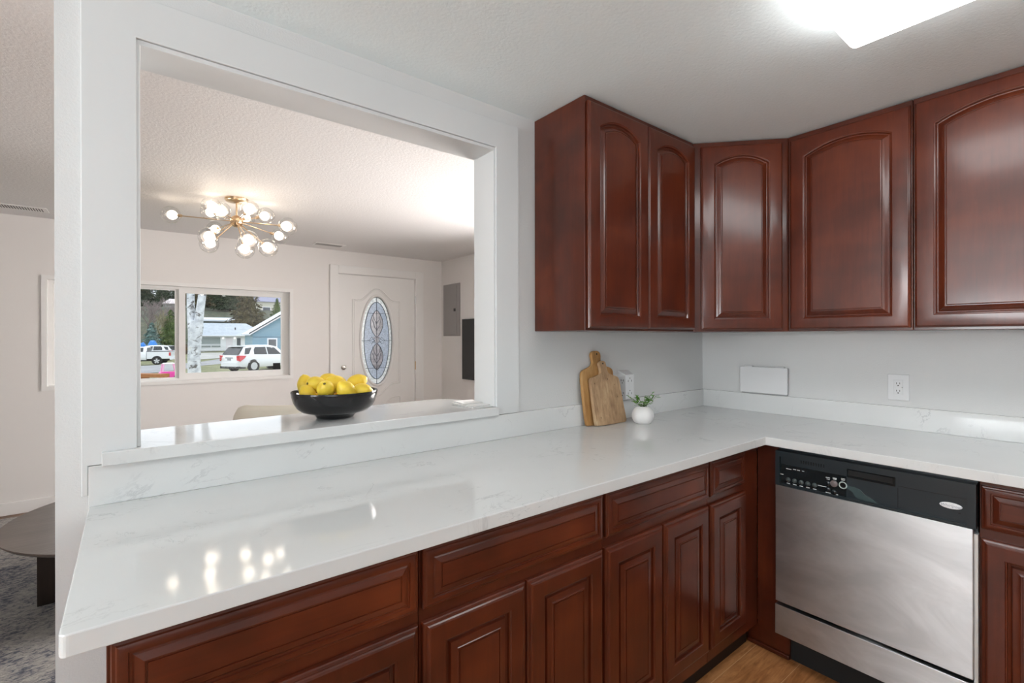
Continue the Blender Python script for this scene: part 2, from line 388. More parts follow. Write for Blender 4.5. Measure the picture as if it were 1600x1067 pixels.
# ------------------------------------------------------------------ front door with oval leaded glass
dr = thing('door_1', (-.565, YD, ZF), kind='structure')
b = MB()
for (x0, x1, z0, z1) in ((-1.12, -1.03, ZF, 2.137), (-.10, .006, ZF, 2.137), (-1.03, -.10, 2.05, 2.137)): b.box(x0, x1, YD - .018, YD, z0, z1)
build('door_casing', b, M_trimw, dr, bevel=.003, weld=False)
b = MB()
for (x0, x1, z0, z1) in ((-1.032, -1.026, ZF, 2.05), (-.104, -.098, ZF, 2.05), (-1.026, -.104, 2.046, 2.052)): b.box(x0, x1, YD - .008, YD + .15, z0, z1)
build('door_jamb', b, M_trimw, dr, weld=False)
SX0, SX1, SZ0, SZ1 = -1.022, -.108, ZF + .012, 2.043
OCX, OCZ, ORX, ORZ = -.582, 1.304, .188, .505
N = 96
ell = lambda rx, rz, y: [(OCX + rx * math.cos(2 * PI * i / N), y, OCZ + rz * math.sin(2 * PI * i / N)) for i in range(N)]
def rectloop(y):
    out = []
    for i in range(N):
        a = 2 * PI * i / N; c, s_ = math.cos(a), math.sin(a) 
        tx = ((SX1 if c > 0 else SX0) - OCX) / c if abs(c) > 1e-9 else 1e9
        tz = ((SZ1 if s_ > 0 else SZ0) - OCZ) / (s_) if abs(s_) > 1e-9 else 1e9
        q = min(tx, tz); out.append([OCX + q * c, y, OCZ + q * s_])
    for cx_, cz_ in ((SX0, SZ0), (SX0, SZ1), (SX1, SZ0), (SX1, SZ1)):
        k = min(range(N), key=lambda i: (out[i][0] - cx_) ** 2 + (out[i][2] - cz_) ** 2); out[k] = [cx_, y, cz_]
    return [tuple(p) for p in out]
YS = YD + .004
b = MB(); b.loft([ell(ORX, ORZ, YS + .04), rectloop(YS + .04), rectloop(YS), ell(ORX, ORZ, YS), ell(ORX, ORZ, YS + .04)], True, False, False)
build('door_slab', b, M_trimw, dr)
b = MB(); b.tube([(OCX + (ORX + .012) * math.cos(2 * PI * i / N), YS - .004, OCZ + (ORZ + .012) * math.sin(2 * PI * i / N)) for i in range(N)], [.014] * N, 8, closed=True)
build('oval_frame', b, M_trimw, dr, smooth=True)
og = build('oval_glass', MB().loft([ell(ORX + .002, ORZ + .002, YS + .018), ell(ORX + .002, ORZ + .002, YS + .022)]), M_edgeg, dr)
build('rain_glass', MB().loft([ell(.150, .445, YS + .0145), ell(.150, .445, YS + .0175)]), M_obscure, og, loc=(0, 0, 0))
def leaf(x, z0, z1, wd_, n=14, tw=0.0):
    L = [(x + wd_ * math.sin(PI * i / n) ** .8 + tw * math.sin(PI * i / n), z0 + (z1 - z0) * i / n) for i in range(n + 1)]
    R = [(x - wd_ * math.sin(PI * i / n) ** .8 + tw * math.sin(PI * i / n), z0 + (z1 - z0) * i / n) for i in range(n - 1, 0, -1)]
    return L + R
yg = YS + .0115
b = MB()
b.prism(leaf(OCX, 1.34, 1.66, .075), yg, yg + .003); b.prism(leaf(OCX, .96, 1.275, .075), yg, yg + .003)
b.prism([(OCX - .05, 1.345), (OCX, 1.31), (OCX + .05, 1.345), (OCX, 1.355)], yg - .001, yg + .002)
b.prism([(OCX, 1.262), (OCX + .03, 1.305), (OCX, 1.348), (OCX - .03, 1.305)], yg - .003, yg)
build('bevel_glass', b, M_bevelg, og, loc=(0, 0, 0), weld=False)
b = MB(); yl = YS + .012
b.tube([(p[0], yl, p[2]) for p in ell(.150, .445, 0)], .0035, 6, closed=True)
b.tube([(p[0], yl + .006, p[2]) for p in ell(ORX - .002, ORZ - .003, 0)], .004, 6, closed=True)
b.tube([(OCX, yl, OCZ - ORZ), (OCX, yl, 1.0)], .003, 6); b.tube([(OCX, yl, 1.62), (OCX, yl, OCZ + ORZ)], .003, 6); b.tube([(OCX, yl - .004, .96), (OCX, yl - .004, 1.66)], .002, 6)
for z in (1.304, 1.62, .985):
    hw = ORX * math.sqrt(1 - ((z - OCZ) / ORZ) ** 2)
    for sx in (-1, 1): b.tube([(OCX + sx * hw, yl + .003, z), (OCX + sx * (.075 if z == 1.304 else .0), yl + .001, z)], .0025, 6)
for z0, z1 in ((1.34, 1.66), (.96, 1.275)):
    q = leaf(OCX, z0, z1, .075); b.tube([(p[0], yl - .003, p[1]) for p in q], .003, 6, closed=True)
    for dz in (.25, .5):
        z = z0 + (z1 - z0) * dz
        for sx in (-1, 1): b.tube([(OCX, yl - .004, z), (OCX + sx * .03, yl - .004, z + .05), (OCX + sx * .05, yl - .004, z + .12)], .002, 5)
for sx in (-1, 1):
    b.tube([(OCX + sx * .01, yl - .003, 1.275), (OCX + sx * .075, yl - .002, 1.304), (OCX + sx * .01, yl - .003, 1.34)], .0025, 6)
    b.tube([(OCX + sx * .02, yl - .002, 1.29), (OCX + sx * .06, yl - .002, 1.345), (OCX + sx * .095, yl - .002, 1.304), (OCX + sx * .06, yl - .002, 1.265), (OCX + sx * .02, yl - .002, 1.318)], .0022, 6)
build('lead_lines', b, M_lead, og, loc=(0, 0, 0), weld=False)
# embossed moulding around the oval, and the one below it
def camel(zs, zp, x0, x1, n=28):
    out = []
    for i in range(n + 1):
        u = i / n; x = x0 + (x1 - x0) * u; k = 0.5 - 0.5 * math.cos(2 * PI * min(max((u - .12) / .76, 0), 1)); out.append((x, zs + (zp - zs) * k))
    return out
mx0, mx1 = OCX - .285, OCX + .285
up_ = camel(1.77, 1.905, mx0, mx1); lo_ = camel(.80, .665, mx0, mx1)
b = MB(); b.tube([(x, YS, z) for x, z in up_ + lo_[::-1]], .007, 6, closed=True)
b.tube([(x * 1.0 + (OCX - x) * .07, YS, z + (OCZ - z) * .03) for x, z in up_ + lo_[::-1]], .004, 6, closed=True)
bot = camel(.64, .505, mx0, mx1)
b.tube([(x, YS, z) for x, z in bot] + [(mx1, YS, .18), (mx0, YS, .18)], .007, 6, closed=True)
build('door_moulding', b, M_trimw, dr, smooth=True, weld=False)
for nm, z, r in (('deadbolt', 1.009, .027), ('door_knob', .83, .03)):
    b = MB().lathe([(r, 0), (r, .006), (r * .75, .012), (.010, .014)], 24, Matrix.Translation((-.968, YS, z)) @ Matrix.Rotation(PI / 2, 4, 'X'))
    if nm == 'deadbolt': b.box(-.983, -.953, YS - .032, YS - .012, 1.003, 1.015, None)
    else: b.sphere((-.968, YS - .045, z), .026, 18, 12); b.cyl((-.968, YS - .01, z), (-.968, YS - .04, z), .011)
    build(nm, b, plain('satin_nickel', (.55, .53, .50), .28, 1), dr, smooth=True, weld=False)
for z in (1.79, 1.0, .22):
    build('hinge', MB().cyl((-.104, YD - .01, z - .05), (-.104, YD - .01, z + .05), .007, 10), M_chrome if z > 1.5 else M_brass, dr)

# ------------------------------------------------------------------ doors and cabinets
def panel_loops(w, h, t, stile, rail, arch, prof, edge):
    """outline loops from the back edge over the rim to the raised field; the panel head is an arc when arch > 0"""
    NT = 26 if arch else 1
    def rect(d, y):
        L = [(d, y, d), (w - d, y, d)]
        L += [(w - d - (w - 2 * d) * i / NT, y, h - d) for i in range(NT + 1)]
        return L
    cw = w - 2 * stile
    top = h - rail
    R = ((cw / 2) ** 2 + arch ** 2) / (2 * arch) if arch else None
    def pan(d, y):
        x0, x1, z0 = stile + d, w - stile - d, rail + d
        L = [(x0, y, z0), (x1, y, z0)]
        for i in range(NT + 1):
            x = x1 + (x0 - x1) * i / NT
            if arch:
                zc = top - R; rr = R - d; L.append((x, y, zc + math.sqrt(max(rr * rr - (x - w / 2) ** 2, 0))))
            else: L.append((x, y, top - d))
        return L
    loops = [rect(0, 0)] + [rect(d, -t + e) for d, e in edge]
    loops += [pan(d, -t + e) for d, e in prof]
    return loops
EDGE_D = [(0, .009), (.0015, .006), (.004, .0045), (.0055, .002), (.008, .0005), (.011, 0)]
PROF_D = [(0, 0), (.002, .0015), (.006, .003), (.008, .0095), (.010, .0115), (.013, .0118), (.016, .0105), (.022, .006), (.031, .0018), (.033, .0012), (.0335, .0038), (.0365, .0038), (.037, .0008), (.040, .0)]
PROF_L = [(0, 0), (.0015, .0025), (.005, .0035), (.006, .011), (.012, .0135), (.014, .012), (.017, .0055), (.024, .0045), (.033, .0025), (.0345, .0008), (.0365, .0008), (.037, .003), (.0395, .003), (.040, 0)]
EDGE_L = [(0, .013), (.001, .009), (.0035, .0072), (.009, .0058), (.0095, .0045), (.012, .0018), (.016, 0)]
EDGE_W = [(0, .011), (.002, .008), (.006, .007), (.008, .005), (.012, .0035), (.016, .003)]
PROF_W = [(0, .003), (.001, .0065), (.005, .0065), (.008, .0042), (.018, .0008), (.020, 0), (.0215, .0), (.022, .0022), (.0245, .0022), (.025, .0)]
def panel_door(name, w, h, parent, loc, mat, arch=0, stile=.058, rail=.048, prof=PROF_D, edge=EDGE_D, t=.019, rot=None):
    b = MB().loft(panel_loops(w, h, t, stile, rail, arch, prof, edge), True, True, True)
    return build(name, b, mat, parent, smooth=True, loc=loc, rot=rot, ang=14)
def carcass(parent, poly, z0, z1, name='cabinet_box', mat=None, toe=None):
    b = MB().prism(poly, z0, z1, 'z')
    o = build(name, b, mat or M_box, parent, loc=(0, 0, 0), bevel=.0012, seg=1)
    return o
UB, UT = 1.363, 2.293
def upper(loc, rz, w, dep, doors, label, poly=None):
    t = thing('wall_cabinet', loc, label, 'cabinet', rz=rz, world=False)
    carcass(t, poly or [(0, 0), (w, 0), (w, dep), (0, dep)], 0, UT - UB)
    for x, dw in doors:
        panel_door('door', dw, .897, t, (x, -.0015, .010), M_cherry, arch=.042 if dw < .5 else .05)
    return t
upper((-1.380, -.3044, UB), 0, .7765, .302, [(.008, .380), (.3905, .372)], 'tall cherry wall cabinet with two arched doors beside the pass-through opening')
DL = .4358
s45 = math.sqrt(.5)
# diagonal corner unit: plan in its own frame (front along x, depth along y)
A_, B_ = Vector((-.6022, -.3044)), Vector((-.3044, -.622)); dvec = (B_ - A_).normalized(); ang = math.atan2(dvec.y, dvec.x)
def loc2(p): q = Vector(p) - A_; nrm = Vector((-dvec.y, dvec.x)); return (q.dot(dvec), q.dot(nrm))
upper((A_.x, A_.y, UB), ang, DL, .4, [(.033, .372)], 'cherry corner wall cabinet set diagonally with one arched door',
      [loc2(p) for p in ((-.6022, -.3044), (-.3044, -.622), (-.002, -.622), (-.002, -.002), (-.6022, -.002))])
upper((-.3044, -.6235, UB), -PI / 2, .4690, .302, [(.012, .452)], 'cherry wall cabinet with one arched door right of the corner unit')
upper((-.3044, -1.0945, UB), -PI / 2, .545, .302, [(.006, .533)], 'widest cherry wall cabinet over the dishwasher with a glossy arched door')

BT = .8785
def base(loc, rz, w, items, label, dep=.60):
    t = thing('base_cabinet', loc, label, 'cabinet', rz=rz, world=False)
    b = MB().box(0, w, 0, dep, .105, BT - ZF)
    build('cabinet_box', b, M_box, t, loc=(0, 0, 0), bevel=.001, seg=1)
    build('toe_kick', MB().box(0, w, .05, dep, 0, .105), M_toe, t, loc=(0, 0, 0))
    for k, x, ww, z0, z1 in items:
        if k == 'drawer': panel_door('drawer', ww, z1 - z0, t, (x, -.001, z0 - ZF), M_cherryh, stile=.022, rail=.020, prof=PROF_W, edge=EDGE_W)
        else: panel_door('door', ww, z1 - z0, t, (x, -.001, z0 - ZF), M_cherry, stile=.054, rail=.054, prof=PROF_L, edge=EDGE_L)
    return t
YF = -.620
def brun(x0, x1, spec, label): return base((x0, YF, ZF), 0, x1 - x0, [(k, a - x0, b_ - a, z0, z1) for k, a, b_, z0, z1 in spec], label)
DZ = (.718, .857); OZ = (.127, .688)
brun(-2.806, -2.2655, [('drawer', -2.801, -2.2705, *DZ), ('door', -2.801, -2.2705, *OZ)], 'leftmost cherry base cabinet under the overhanging counter end')
brun(-2.264, -1.6435, [('drawer', -2.259, -1.651, *DZ), ('door', -2.259, -1.957, *OZ), ('door', -1.953, -1.651, *OZ)], 'cherry base cabinet second from the counter end, one drawer over two doors')
brun(-1.642, -1.0365, [('drawer', -1.634, -1.043, *DZ), ('door', -1.641, -1.343, *OZ), ('door', -1.338, -1.045, *OZ)], 'cherry base cabinet third from the counter end, one drawer over two doors')
brun(-1.035, -.622, [('drawer', -1.028, -.757, *DZ), ('door', -1.036 + .004, -.754, *OZ)], 'narrow cherry base cabinet with one door in the inner corner')
t = thing('filler_panel', (-.62, -.667, ZF), 'dark cherry filler panel between the corner cabinet and the dishwasher', 'panel')
build('panel_board', MB().box(-.62, -.60, -.7105, -.6215, ZF + .1, BT), M_box, t)
build('toe_kick', MB().box(-.60, -.58, -.745, -.5705, ZF, ZF + .1), M_box, t)
build('shoe_moulding', MB().box(-.612, -.6, -.745, -.5705, ZF, ZF + .02), M_box, t, bevel=.005)
base((-.620, -1.327, ZF), -PI / 2, .46, [('drawer', .005, .445, *DZ), ('door', .005, .445, *OZ)], 'cherry base cabinet right of the dishwasher')

# ------------------------------------------------------------------ countertop, backsplash, bar ledge
CT, CU = .914, .8795
def rc(cx, cy, r, a0, a1, n=6): return [(cx + r * math.cos(a0 + (a1 - a0) * i / n), cy + r * math.sin(a0 + (a1 - a0) * i / n)) for i in range(n + 1)]
FX = -.6827
poly = [(-2.8625, -.0005)] + rc(-2.856 + .012, FX + .012, .012, PI, 1.5 * PI) + [(FX, FX), (FX, -1.85), (-.0005, -1.85), (-.0005, -.0005)]
o = build('countertop', MB().prism(poly, CU, CT, 'z'), M_quartz, bevel=.0025, seg=2)
props(o, 'white veined quartz countertop running in an L along both walls', 'countertop')
o = build('backsplash', MB().box(-2.8630, -.0190, -.0186, -.0004, CT + .0002, 1.0150), M_quartz, bevel=.0012, seg=1)
props(o, 'low white quartz backsplash along the pass-through wall', 'backsplash')
o = build('backsplash', MB().box(-.0186, -.0004, -1.85, -.0004, CT + .0002, 1.0150), M_quartz, bevel=.0012, seg=1)
props(o, 'low white quartz backsplash along the right-hand wall above the dishwasher', 'backsplash')
lp = [(-2.837, -.042), (-1.598, -.033), (-1.596, .0)] + [(-1.5955, .150)] + rc(-1.70, .262, .103, 0, PI / 2, 8) + [(-1.93, .357), (-2.3, .318), (-2.755, .284), (-2.7755, .282), (-2.7755, -.0183), (-2.837, -.0183)]
o = build('bar_ledge', MB().prism(lp, 1.0155, 1.0495, 'z'), M_quartz, bevel=.002, seg=2)
props(o, 'white quartz bar ledge on the sill of the pass-through opening', 'ledge')

# ------------------------------------------------------------------ dishwasher
t = thing('dishwasher', (-.62, -1.016, ZF), 'stainless steel dishwasher with black control panel in the right-hand run', 'dishwasher')
dy0, dy1 = -1.3235, -.7125
build('dishwasher_body', MB().box(-.620, -.05, dy0, dy1, .085, .872), M_blackp, t)
build('toe_panel', MB().box(-.590, -.56, dy0, -.746, ZF, .085), M_dark, t)
xs = -.660
b = MB(); b.box(xs, -.6201, dy0, dy1, .7175, .7265); b.box(xs, -.6201, dy0, dy1, .838, .861); b.box(xs, -.6201, dy1 - .016, dy1, .7265, .838); b.box(xs, -.6201, dy0, dy0 + .022, .7265, .838); b.box(xs + .012, -.6201, dy0 + .022, dy1 - .016, .7265, .838)
con = build('control_panel', b, M_blackp, t, weld=False)
build('control_window', MB().box(xs + .009, xs + .0125, -.965, dy1 - .018, .728, .806), M_gloss, con, loc=(0, 0, 0))
b = MB()
for i in range(10): b.box(xs + .0095, xs + .0122, -.806 - i * .009 - .003, -.806 - i * .009, .822, .834)
build('vent_slot', b, M_dark, con, loc=(0, 0, 0), weld=False)
for i in range(5):
    y = -.760 - i * .0245
    build('button', MB().lathe([(.009, 0), (.009, .004), (.006, .006)], 16, Matrix.Translation((xs + .009, y, .7465)) @ Matrix.Rotation(-PI / 2, 4, 'Y')), plain('button_dark', (.05, .065, .065), .4), con, loc=(0, 0, 0), smooth=True)
for y, z, r, m in ((-.904, .764, .011, M_gloss), (-.925, .769, .0125, plain('start_button', (.16, .13, .13), .4)), (-.904, .741, .010, M_gloss), (-.925, .736, .010, M_gloss)):
    build('button', MB().lathe([(r, 0), (r, .004), (r * .7, .006)], 18, Matrix.Translation((xs + .009, y, z)) @ Matrix.Rotation(-PI / 2, 4, 'Y')), m, con, loc=(0, 0, 0), smooth=True)
ring = [(xs + .007, -.955 + .012 * math.cos(2 * PI * i / 24), .770 + .012 * math.sin(2 * PI * i / 24)) for i in range(24)]
build('cancel_ring', MB().tube(ring, .0022, 6, closed=True), plain('pale_ring', (.42, .50, .48), .4), con, loc=(0, 0, 0), smooth=True)
M_print = plain('print_white', (.62, .64, .64), .5)
marks = [(-.760 - i * .0245, .013, .7290, .0035) for i in range(5)] + [(y, w_, z, .0026) for y, w_, z in ((-.762, .02, .789), (-.784, .012, .7915), (-.799, .010, .7915), (-.816, .008, .7915), (-.733, .016, .762), (-.884, .03, .748), (-.904, .014, .786), (-.905, .010, .780), (-.927, .014, .789), (-.927, .012, .785), (-.955, .013, .793), (-.955, .012, .788), (-.905, .018, .7275), (-.928, .02, .7275))]
for y, w_, z, h_ in marks:
    build('printed_mark', MB().box(xs + .0083, xs + .0091, y - w_ / 2, y + w_ / 2, z, z + h_), M_print, con, loc=(0, 0, 0))
# pocket handle in the middle of the console
b = MB(); b.box(xs + .008, xs + .0125, -1.115, -.967, .803, .836)
build('handle', b, M_gloss, con, loc=(0, 0, 0), bevel=.003)
build('handle_recess', MB().box(xs + .0065, xs + .0082, -1.108, -.972, .812, .832), M_dark, con, loc=(0, 0, 0), bevel=.003)
hp = [(-.967, .772), (-.990, .772), (-1.010, .765), (-1.024, .750), (-1.046, .742), (-1.062, .730), (-1.006, .730), (-.995, .735), (-.985, .752), (-.967, .760)]
build('console_sweep', MB().prism(hp, xs + .009, xs + .0125, 'x'), plain('console_teal', (.050, .078, .080), .25), con, loc=(0, 0, 0))
b = MB(); b.box(xs + .0110, xs + .0125, -1.122, -1.1205, .727, .800); b.box(xs + .011, xs + .0125, -1.30, -1.122, .806, .8075); build('console_seam', b, M_dark, con, loc=(0, 0, 0), weld=False)
bd = build('badge', MB().lathe([(.0285, 0), (.0285, .003), (.026, .0042), (1e-7, .0045)], 40, Matrix.Translation((xs + .012, -1.262, .776)) @ Matrix.Rotation(-PI / 2, 4, 'Y') @ Matrix.Diagonal((.36, 1, 1, 1))), plain('badge_white', (.82, .83, .85), .25), con, loc=(0, 0, 0), smooth=True)
fc = bpy.data.curves.new('badge_script', 'FONT'); fc.body = 'Whirlpool'; fc.size = .0125; fc.extrude = .0002; fc.align_x = 'CENTER'; fc.align_y = 'CENTER'; fc.shear = .25
fc.materials.append(plain('badge_ink', (.35, .36, .40), .5))
tmp = bpy.data.objects.new('badge_tmp', fc); COL.objects.link(tmp)
bme = bpy.data.meshes.new_from_object(tmp.evaluated_get(bpy.context.evaluated_depsgraph_get())); bpy.data.objects.remove(tmp)
fo = bpy.data.objects.new('badge_script', bme); COL.objects.link(fo); fo.parent = con; fo.location = (xs + .0073, -1.262, .776); fo.rotation_euler = (PI / 2, 0, -PI / 2)
build('status_dot', MB().box(xs + .0112, xs + .0124, -1.286, -1.280, .7545, .758), M_dark, con, loc=(0, 0, 0))
build('door_panel', MB().box(xs - .002, -.6201, dy0 + .006, dy1 - .0005, .2325, .717), M_steel, t, bevel=.002)
build('lower_panel', MB().box(xs - .005, -.6201, dy0 + .006, dy1 + .0005, .096, .2195), M_steel, t, bevel=.002)
build('side_strip', MB().box(-.648, -.6201, dy0 - .0035, dy0 + .0055, .13, .7), plain('strip_steel', (.7, .75, .76), .3, .8), t)

# ------------------------------------------------------------------ wall fittings
t = thing('outlet', (-.002, -.9755, 1.103), 'white double outlet with cover plate on the right-hand wall', 'outlet')
build('cover_plate', MB().box(-.006, -.0002, -1.0155, -.9355, 1.043, 1.163), M_white, t, bevel=.0025)
rec = build('receptacle', MB().box(-.0085, -.006, -.993, -.958, 1.070, 1.137), M_white, t, bevel=.001)
b = MB()
for z in (1.121, 1.087):
    for y in (-.9695, -.9815): b.box(-.0089, -.0084, y - .001, y + .001, z - .0035, z + .0045)
    b.cyl((-.0089, -.9755, z - .010), (-.0084, -.9755, z - .010), .0026, 12)
b.box(-.0089, -.0084, -.991, -.989, 1.101, 1.105)
build('slots', b, M_slot, rec, loc=(0, 0, 0), weld=False)
for z in (1.151, 1.055): build('screw', MB().cyl((-.0072, -.9755, z), (-.0055, -.9755, z), .003, 12), M_white, t)
t = thing('cover_panel', (-.02, -.378, 1.017), 'white blank rectangular cover panel on the wall near the corner', 'panel')
build('panel_face', MB().box(-.030, -.020, -.505, -.250, 1.024, 1.168), M_white, t, bevel=.002)
build('panel_back', MB().box(-.020, -.0003, -.498, -.257, 1.017, 1.166), plain('panel_gray', (.38, .39, .39), .5), t)
for y in (-.295, -.465): build('clip', MB().box(-.026, -.006, y - .022, y + .022, 1.166, 1.173), M_white, t, bevel=.002)
# plug-in outlet adapter
t = thing('outlet_adapter', (-.775, -.02, 1.02), 'white plug-in multi outlet adapter on the wall behind the cutting boards', 'adapter')
f0 = [(-.812, -.0003, 1.001), (-.738, -.0003, 1.001), (-.738, -.0003, 1.166), (-.812, -.0003, 1.166)]
f1 = [(-.810, -.05, 1.018), (-.744, -.05, 1.018), (-.744, -.05, 1.144), (-.810, -.05, 1.144)]
ad = build('adapter_body', MB().loft([f0, f1]), M_white, t, bevel=.002)
for z in (1.112, 1.048):
    b = MB()
    for x in (-.790, -.764): b.box(x - .0012, x + .0012, -.0507, -.0495, z - .005, z + .005)
    b.cyl((-.777, -.0507, z + .014), (-.777, -.0495, z + .014), .0028, 10)
    build('socket', b, M_slot, t, weld=False)
    b = MB()
    for y in (-.036, -.022): b.box(-.8125, -.8095, y - .001, y + .001, z - .002, z + .008)
    b.cyl((-.8125, -.029, z - .010), (-.8095, -.029, z - .010), .0028, 10)
    build('socket', b, M_slot, t, weld=False)

# ------------------------------------------------------------------ ceiling fixture
t = thing('ceiling_light', (-1.225, -1.71, ZC), 'bright white rectangular ceiling light over the kitchen', 'light')
lx0, lx1, ly0, ly1 = -1.386, -1.062, -2.325, -1.105
def rrect(x0, x1, y0, y1, r, z):
    return [(x, y, z) for x, y in rc(x1 - r, y1 - r, r, 0, PI / 2, 4) + rc(x0 + r, y1 - r, r, PI / 2, PI, 4) + rc(x0 + r, y0 + r, r, PI, 1.5 * PI, 4) + rc(x1 - r, y0 + r, r, 1.5 * PI, 2 * PI, 4)]
b = MB().loft([rrect(lx0, lx1, ly0, ly1, .012, ZC - .012), rrect(lx0, lx1, ly0, ly1, .012, ZC - .085), rrect(lx0 + .008, lx1 - .008, ly0 + .008, ly1 - .008, .012, ZC - .095)])
build('diffuser', b, M_diff, t, smooth=True, ang=60)
build('mounting_pan', MB().box(lx0 + .01, lx1 - .01, ly0 + .01, ly1 - .01, ZC - .012, ZC - .0005), M_white, t)
build('latch', MB().box(-1.30, -1.215, -1.33, -1.26, ZC - .099, ZC - .0945), M_diff, t, bevel=.002)

# ------------------------------------------------------------------ counter objects
def board(name, outline, y0, k, hole, label, mat, th=.018):
    t = thing(name, (sum(p[0] for p in outline) / len(outline), y0, CT), label, 'cutting board')
    n = len(outline)
    # smooth the outline a little
    pts = []
    for i in range(n):
        a, q, c = outline[i - 1], outline[i], outline[(i + 1) % n]
        pts += [(.75 * q[0] + .25 * a[0], .75 * q[1] + .25 * a[1]), (.75 * q[0] + .25 * c[0], .75 * q[1] + .25 * c[1])]
    zmin = min(p[1] for p in pts); pts = [(x, z - zmin + .002) for x, z in pts]
    nv = Vector((0, -1, k)).normalized()
    f = lambda p, d: (p[0], y0 + k * p[1] - nv.y * d, CT + p[1] - nv.z * d)
    e = .003
    cx_, cz_ = sum(p[0] for p in pts) / len(pts), sum(p[1] for p in pts) / len(pts)
    ins = [(p[0] + (cx_ - p[0]) * .02, p[1] + (cz_ - p[1]) * .012) for p in pts]
    b = MB().loft([[f(p, 0) for p in ins], [f(p, e) for p in pts], [f(p, th - e) for p in pts], [f(p, th) for p in ins]])
    o = build('board', b, mat, t, smooth=True, ang=50)
    hx, hz = hole[0], hole[1] - CT - zmin + .002 
    q = Vector(f((hx, hz), 0)); 
    build('hole', MB().cyl(q + nv * .0006, q - nv * .006, .0042, 14), M_dark, t)
    return t, f
zz = lambda L: [(x, z - CT) for x, z in L]
B1 = zz([(-1.0949, .9150), (-1.1060, .924), (-1.1115, 1.0552), (-1.1122, 1.1512), (-1.1052, 1.172), (-1.0818, 1.1831), (-1.0448, 1.1923), (-1.0222, 1.2084), (-1.0257, 1.2333), (-1.0301, 1.252), (-1.0214, 1.2658), (-.9978, 1.2701), (-.975, 1.2665), (-.9655, 1.2505), (-.969, 1.2254), (-.9694, 1.205), (-.938, 1.1928), (-.9054, 1.1852), (-.8829, 1.1715), (-.8836, 1.1331), (-.8872, .9747), (-.888, .924), (-.898, .9150)])
B2 = zz([(-1.062, .9128), (-1.0738, .9215), (-1.0765, 1.0104), (-1.0797, 1.1239), (-1.0731, 1.1371), (-1.0542, 1.1436), (-1.0122, 1.1506), (-.9964, 1.1621), (-.999, 1.1869), (-1.005, 1.2056), (-.994, 1.216), (-.9773, 1.2186), (-.9594, 1.2134), (-.9556, 1.1945), (-.953, 1.1694), (-.9416, 1.1533), (-.9049, 1.1436), (-.8773, 1.1343), (-.868, 1.1179), (-.8603, 1.0132), (-.8493, .9274), (-.8519, .9150), (-.8653, .9120)])
M_b1 = wood('golden_board', (.24, .11, .036), (.44, .235, .085), (.62, .38, .16), (22, 22, 1.5), .5, 0, 6, gw=.5)
def rustic():
    m = wood('rustic_board', (.20, .11, .06), (.46, .30, .17), (.66, .50, .32), (26, 26, 1.6), .6, 0, 9, gw=.5)
    n, l = m.node_tree.nodes, m.node_tree.links; b = n['Principled BSDF']
    src = b.inputs['Base Color'].links[0].from_socket
    v = n.new('ShaderNodeTexVoronoi'); v.inputs['Scale'].default_value = 30; l.new(coords(n, l, (1, 0, .7)), v.inputs['Vector'])
    kn = ramp(n, l, v.outputs['Distance'], [(.06, (1, 1, 1)), (.12, (0, 0, 0))])
    l.new(mixc(n, l, math_(n, l, 'MULTIPLY', kn, .85), src, (.06, .03, .015)), b.inputs['Base Color']); return m
board('cutting_board', B1, -.06, .12, (-.994, 1.253), 'taller golden-brown wooden cutting board leaning on the wall', M_b1)
board('cutting_board', B2, -.09, .15, (-.980, 1.204), 'shorter rustic knotted wooden cutting board leaning in front of the other', rustic())
# vase with leafy sprigs
vx, vy = -.815, -.158
t = thing('vase', (vx, vy, CT), 'small round white ceramic vase with green sprigs beside the cutting boards', 'vase')
prof = [(.0, .0005), (.0345, .0005), (.0362, .002)] + [(.0535 * math.sin(a), .0385 - .050 * math.cos(a)) for a in [PI * (.24 + .59 * i / 14) for i in range(15)]] + [(.026, .083), (.022, .083), (.021, .078), (.03, .06), (.0, .03)]
build('vase_body', MB().lathe(prof, 40, c=(vx, vy, CT)), M_whitec, t, smooth=True, ang=60)
random.seed(11)
M_leaf = plain('leaf_green', (.07, .22, .03), .45); M_leafl = plain('leaf_light', (.30, .42, .13), .45); M_stem = plain('stem_green', (.10, .16, .05), .6)
M_leafm = wood('leaf_mixed', (.05, .17, .02), (.12, .30, .05), (.40, .50, .22), (60, 60, 60), .45, 0, 40, gw=.5)
right = Vector((.786, -.619, 0)); toward = Vector((-.7, -.7, 0)).normalized()
ends = [(-.082, .075, .0), (-.060, .055, .02), (-.045, .035, .03), (-.020, .060, -.02), (.01, .045, .03), (.03, .062, -.03), (.055, .095, .0), (.06, .07, .02), (.065, .055, -.02), (.045, .04, .03), (-.03, .05, -.03), (.015, .07, -.01)]
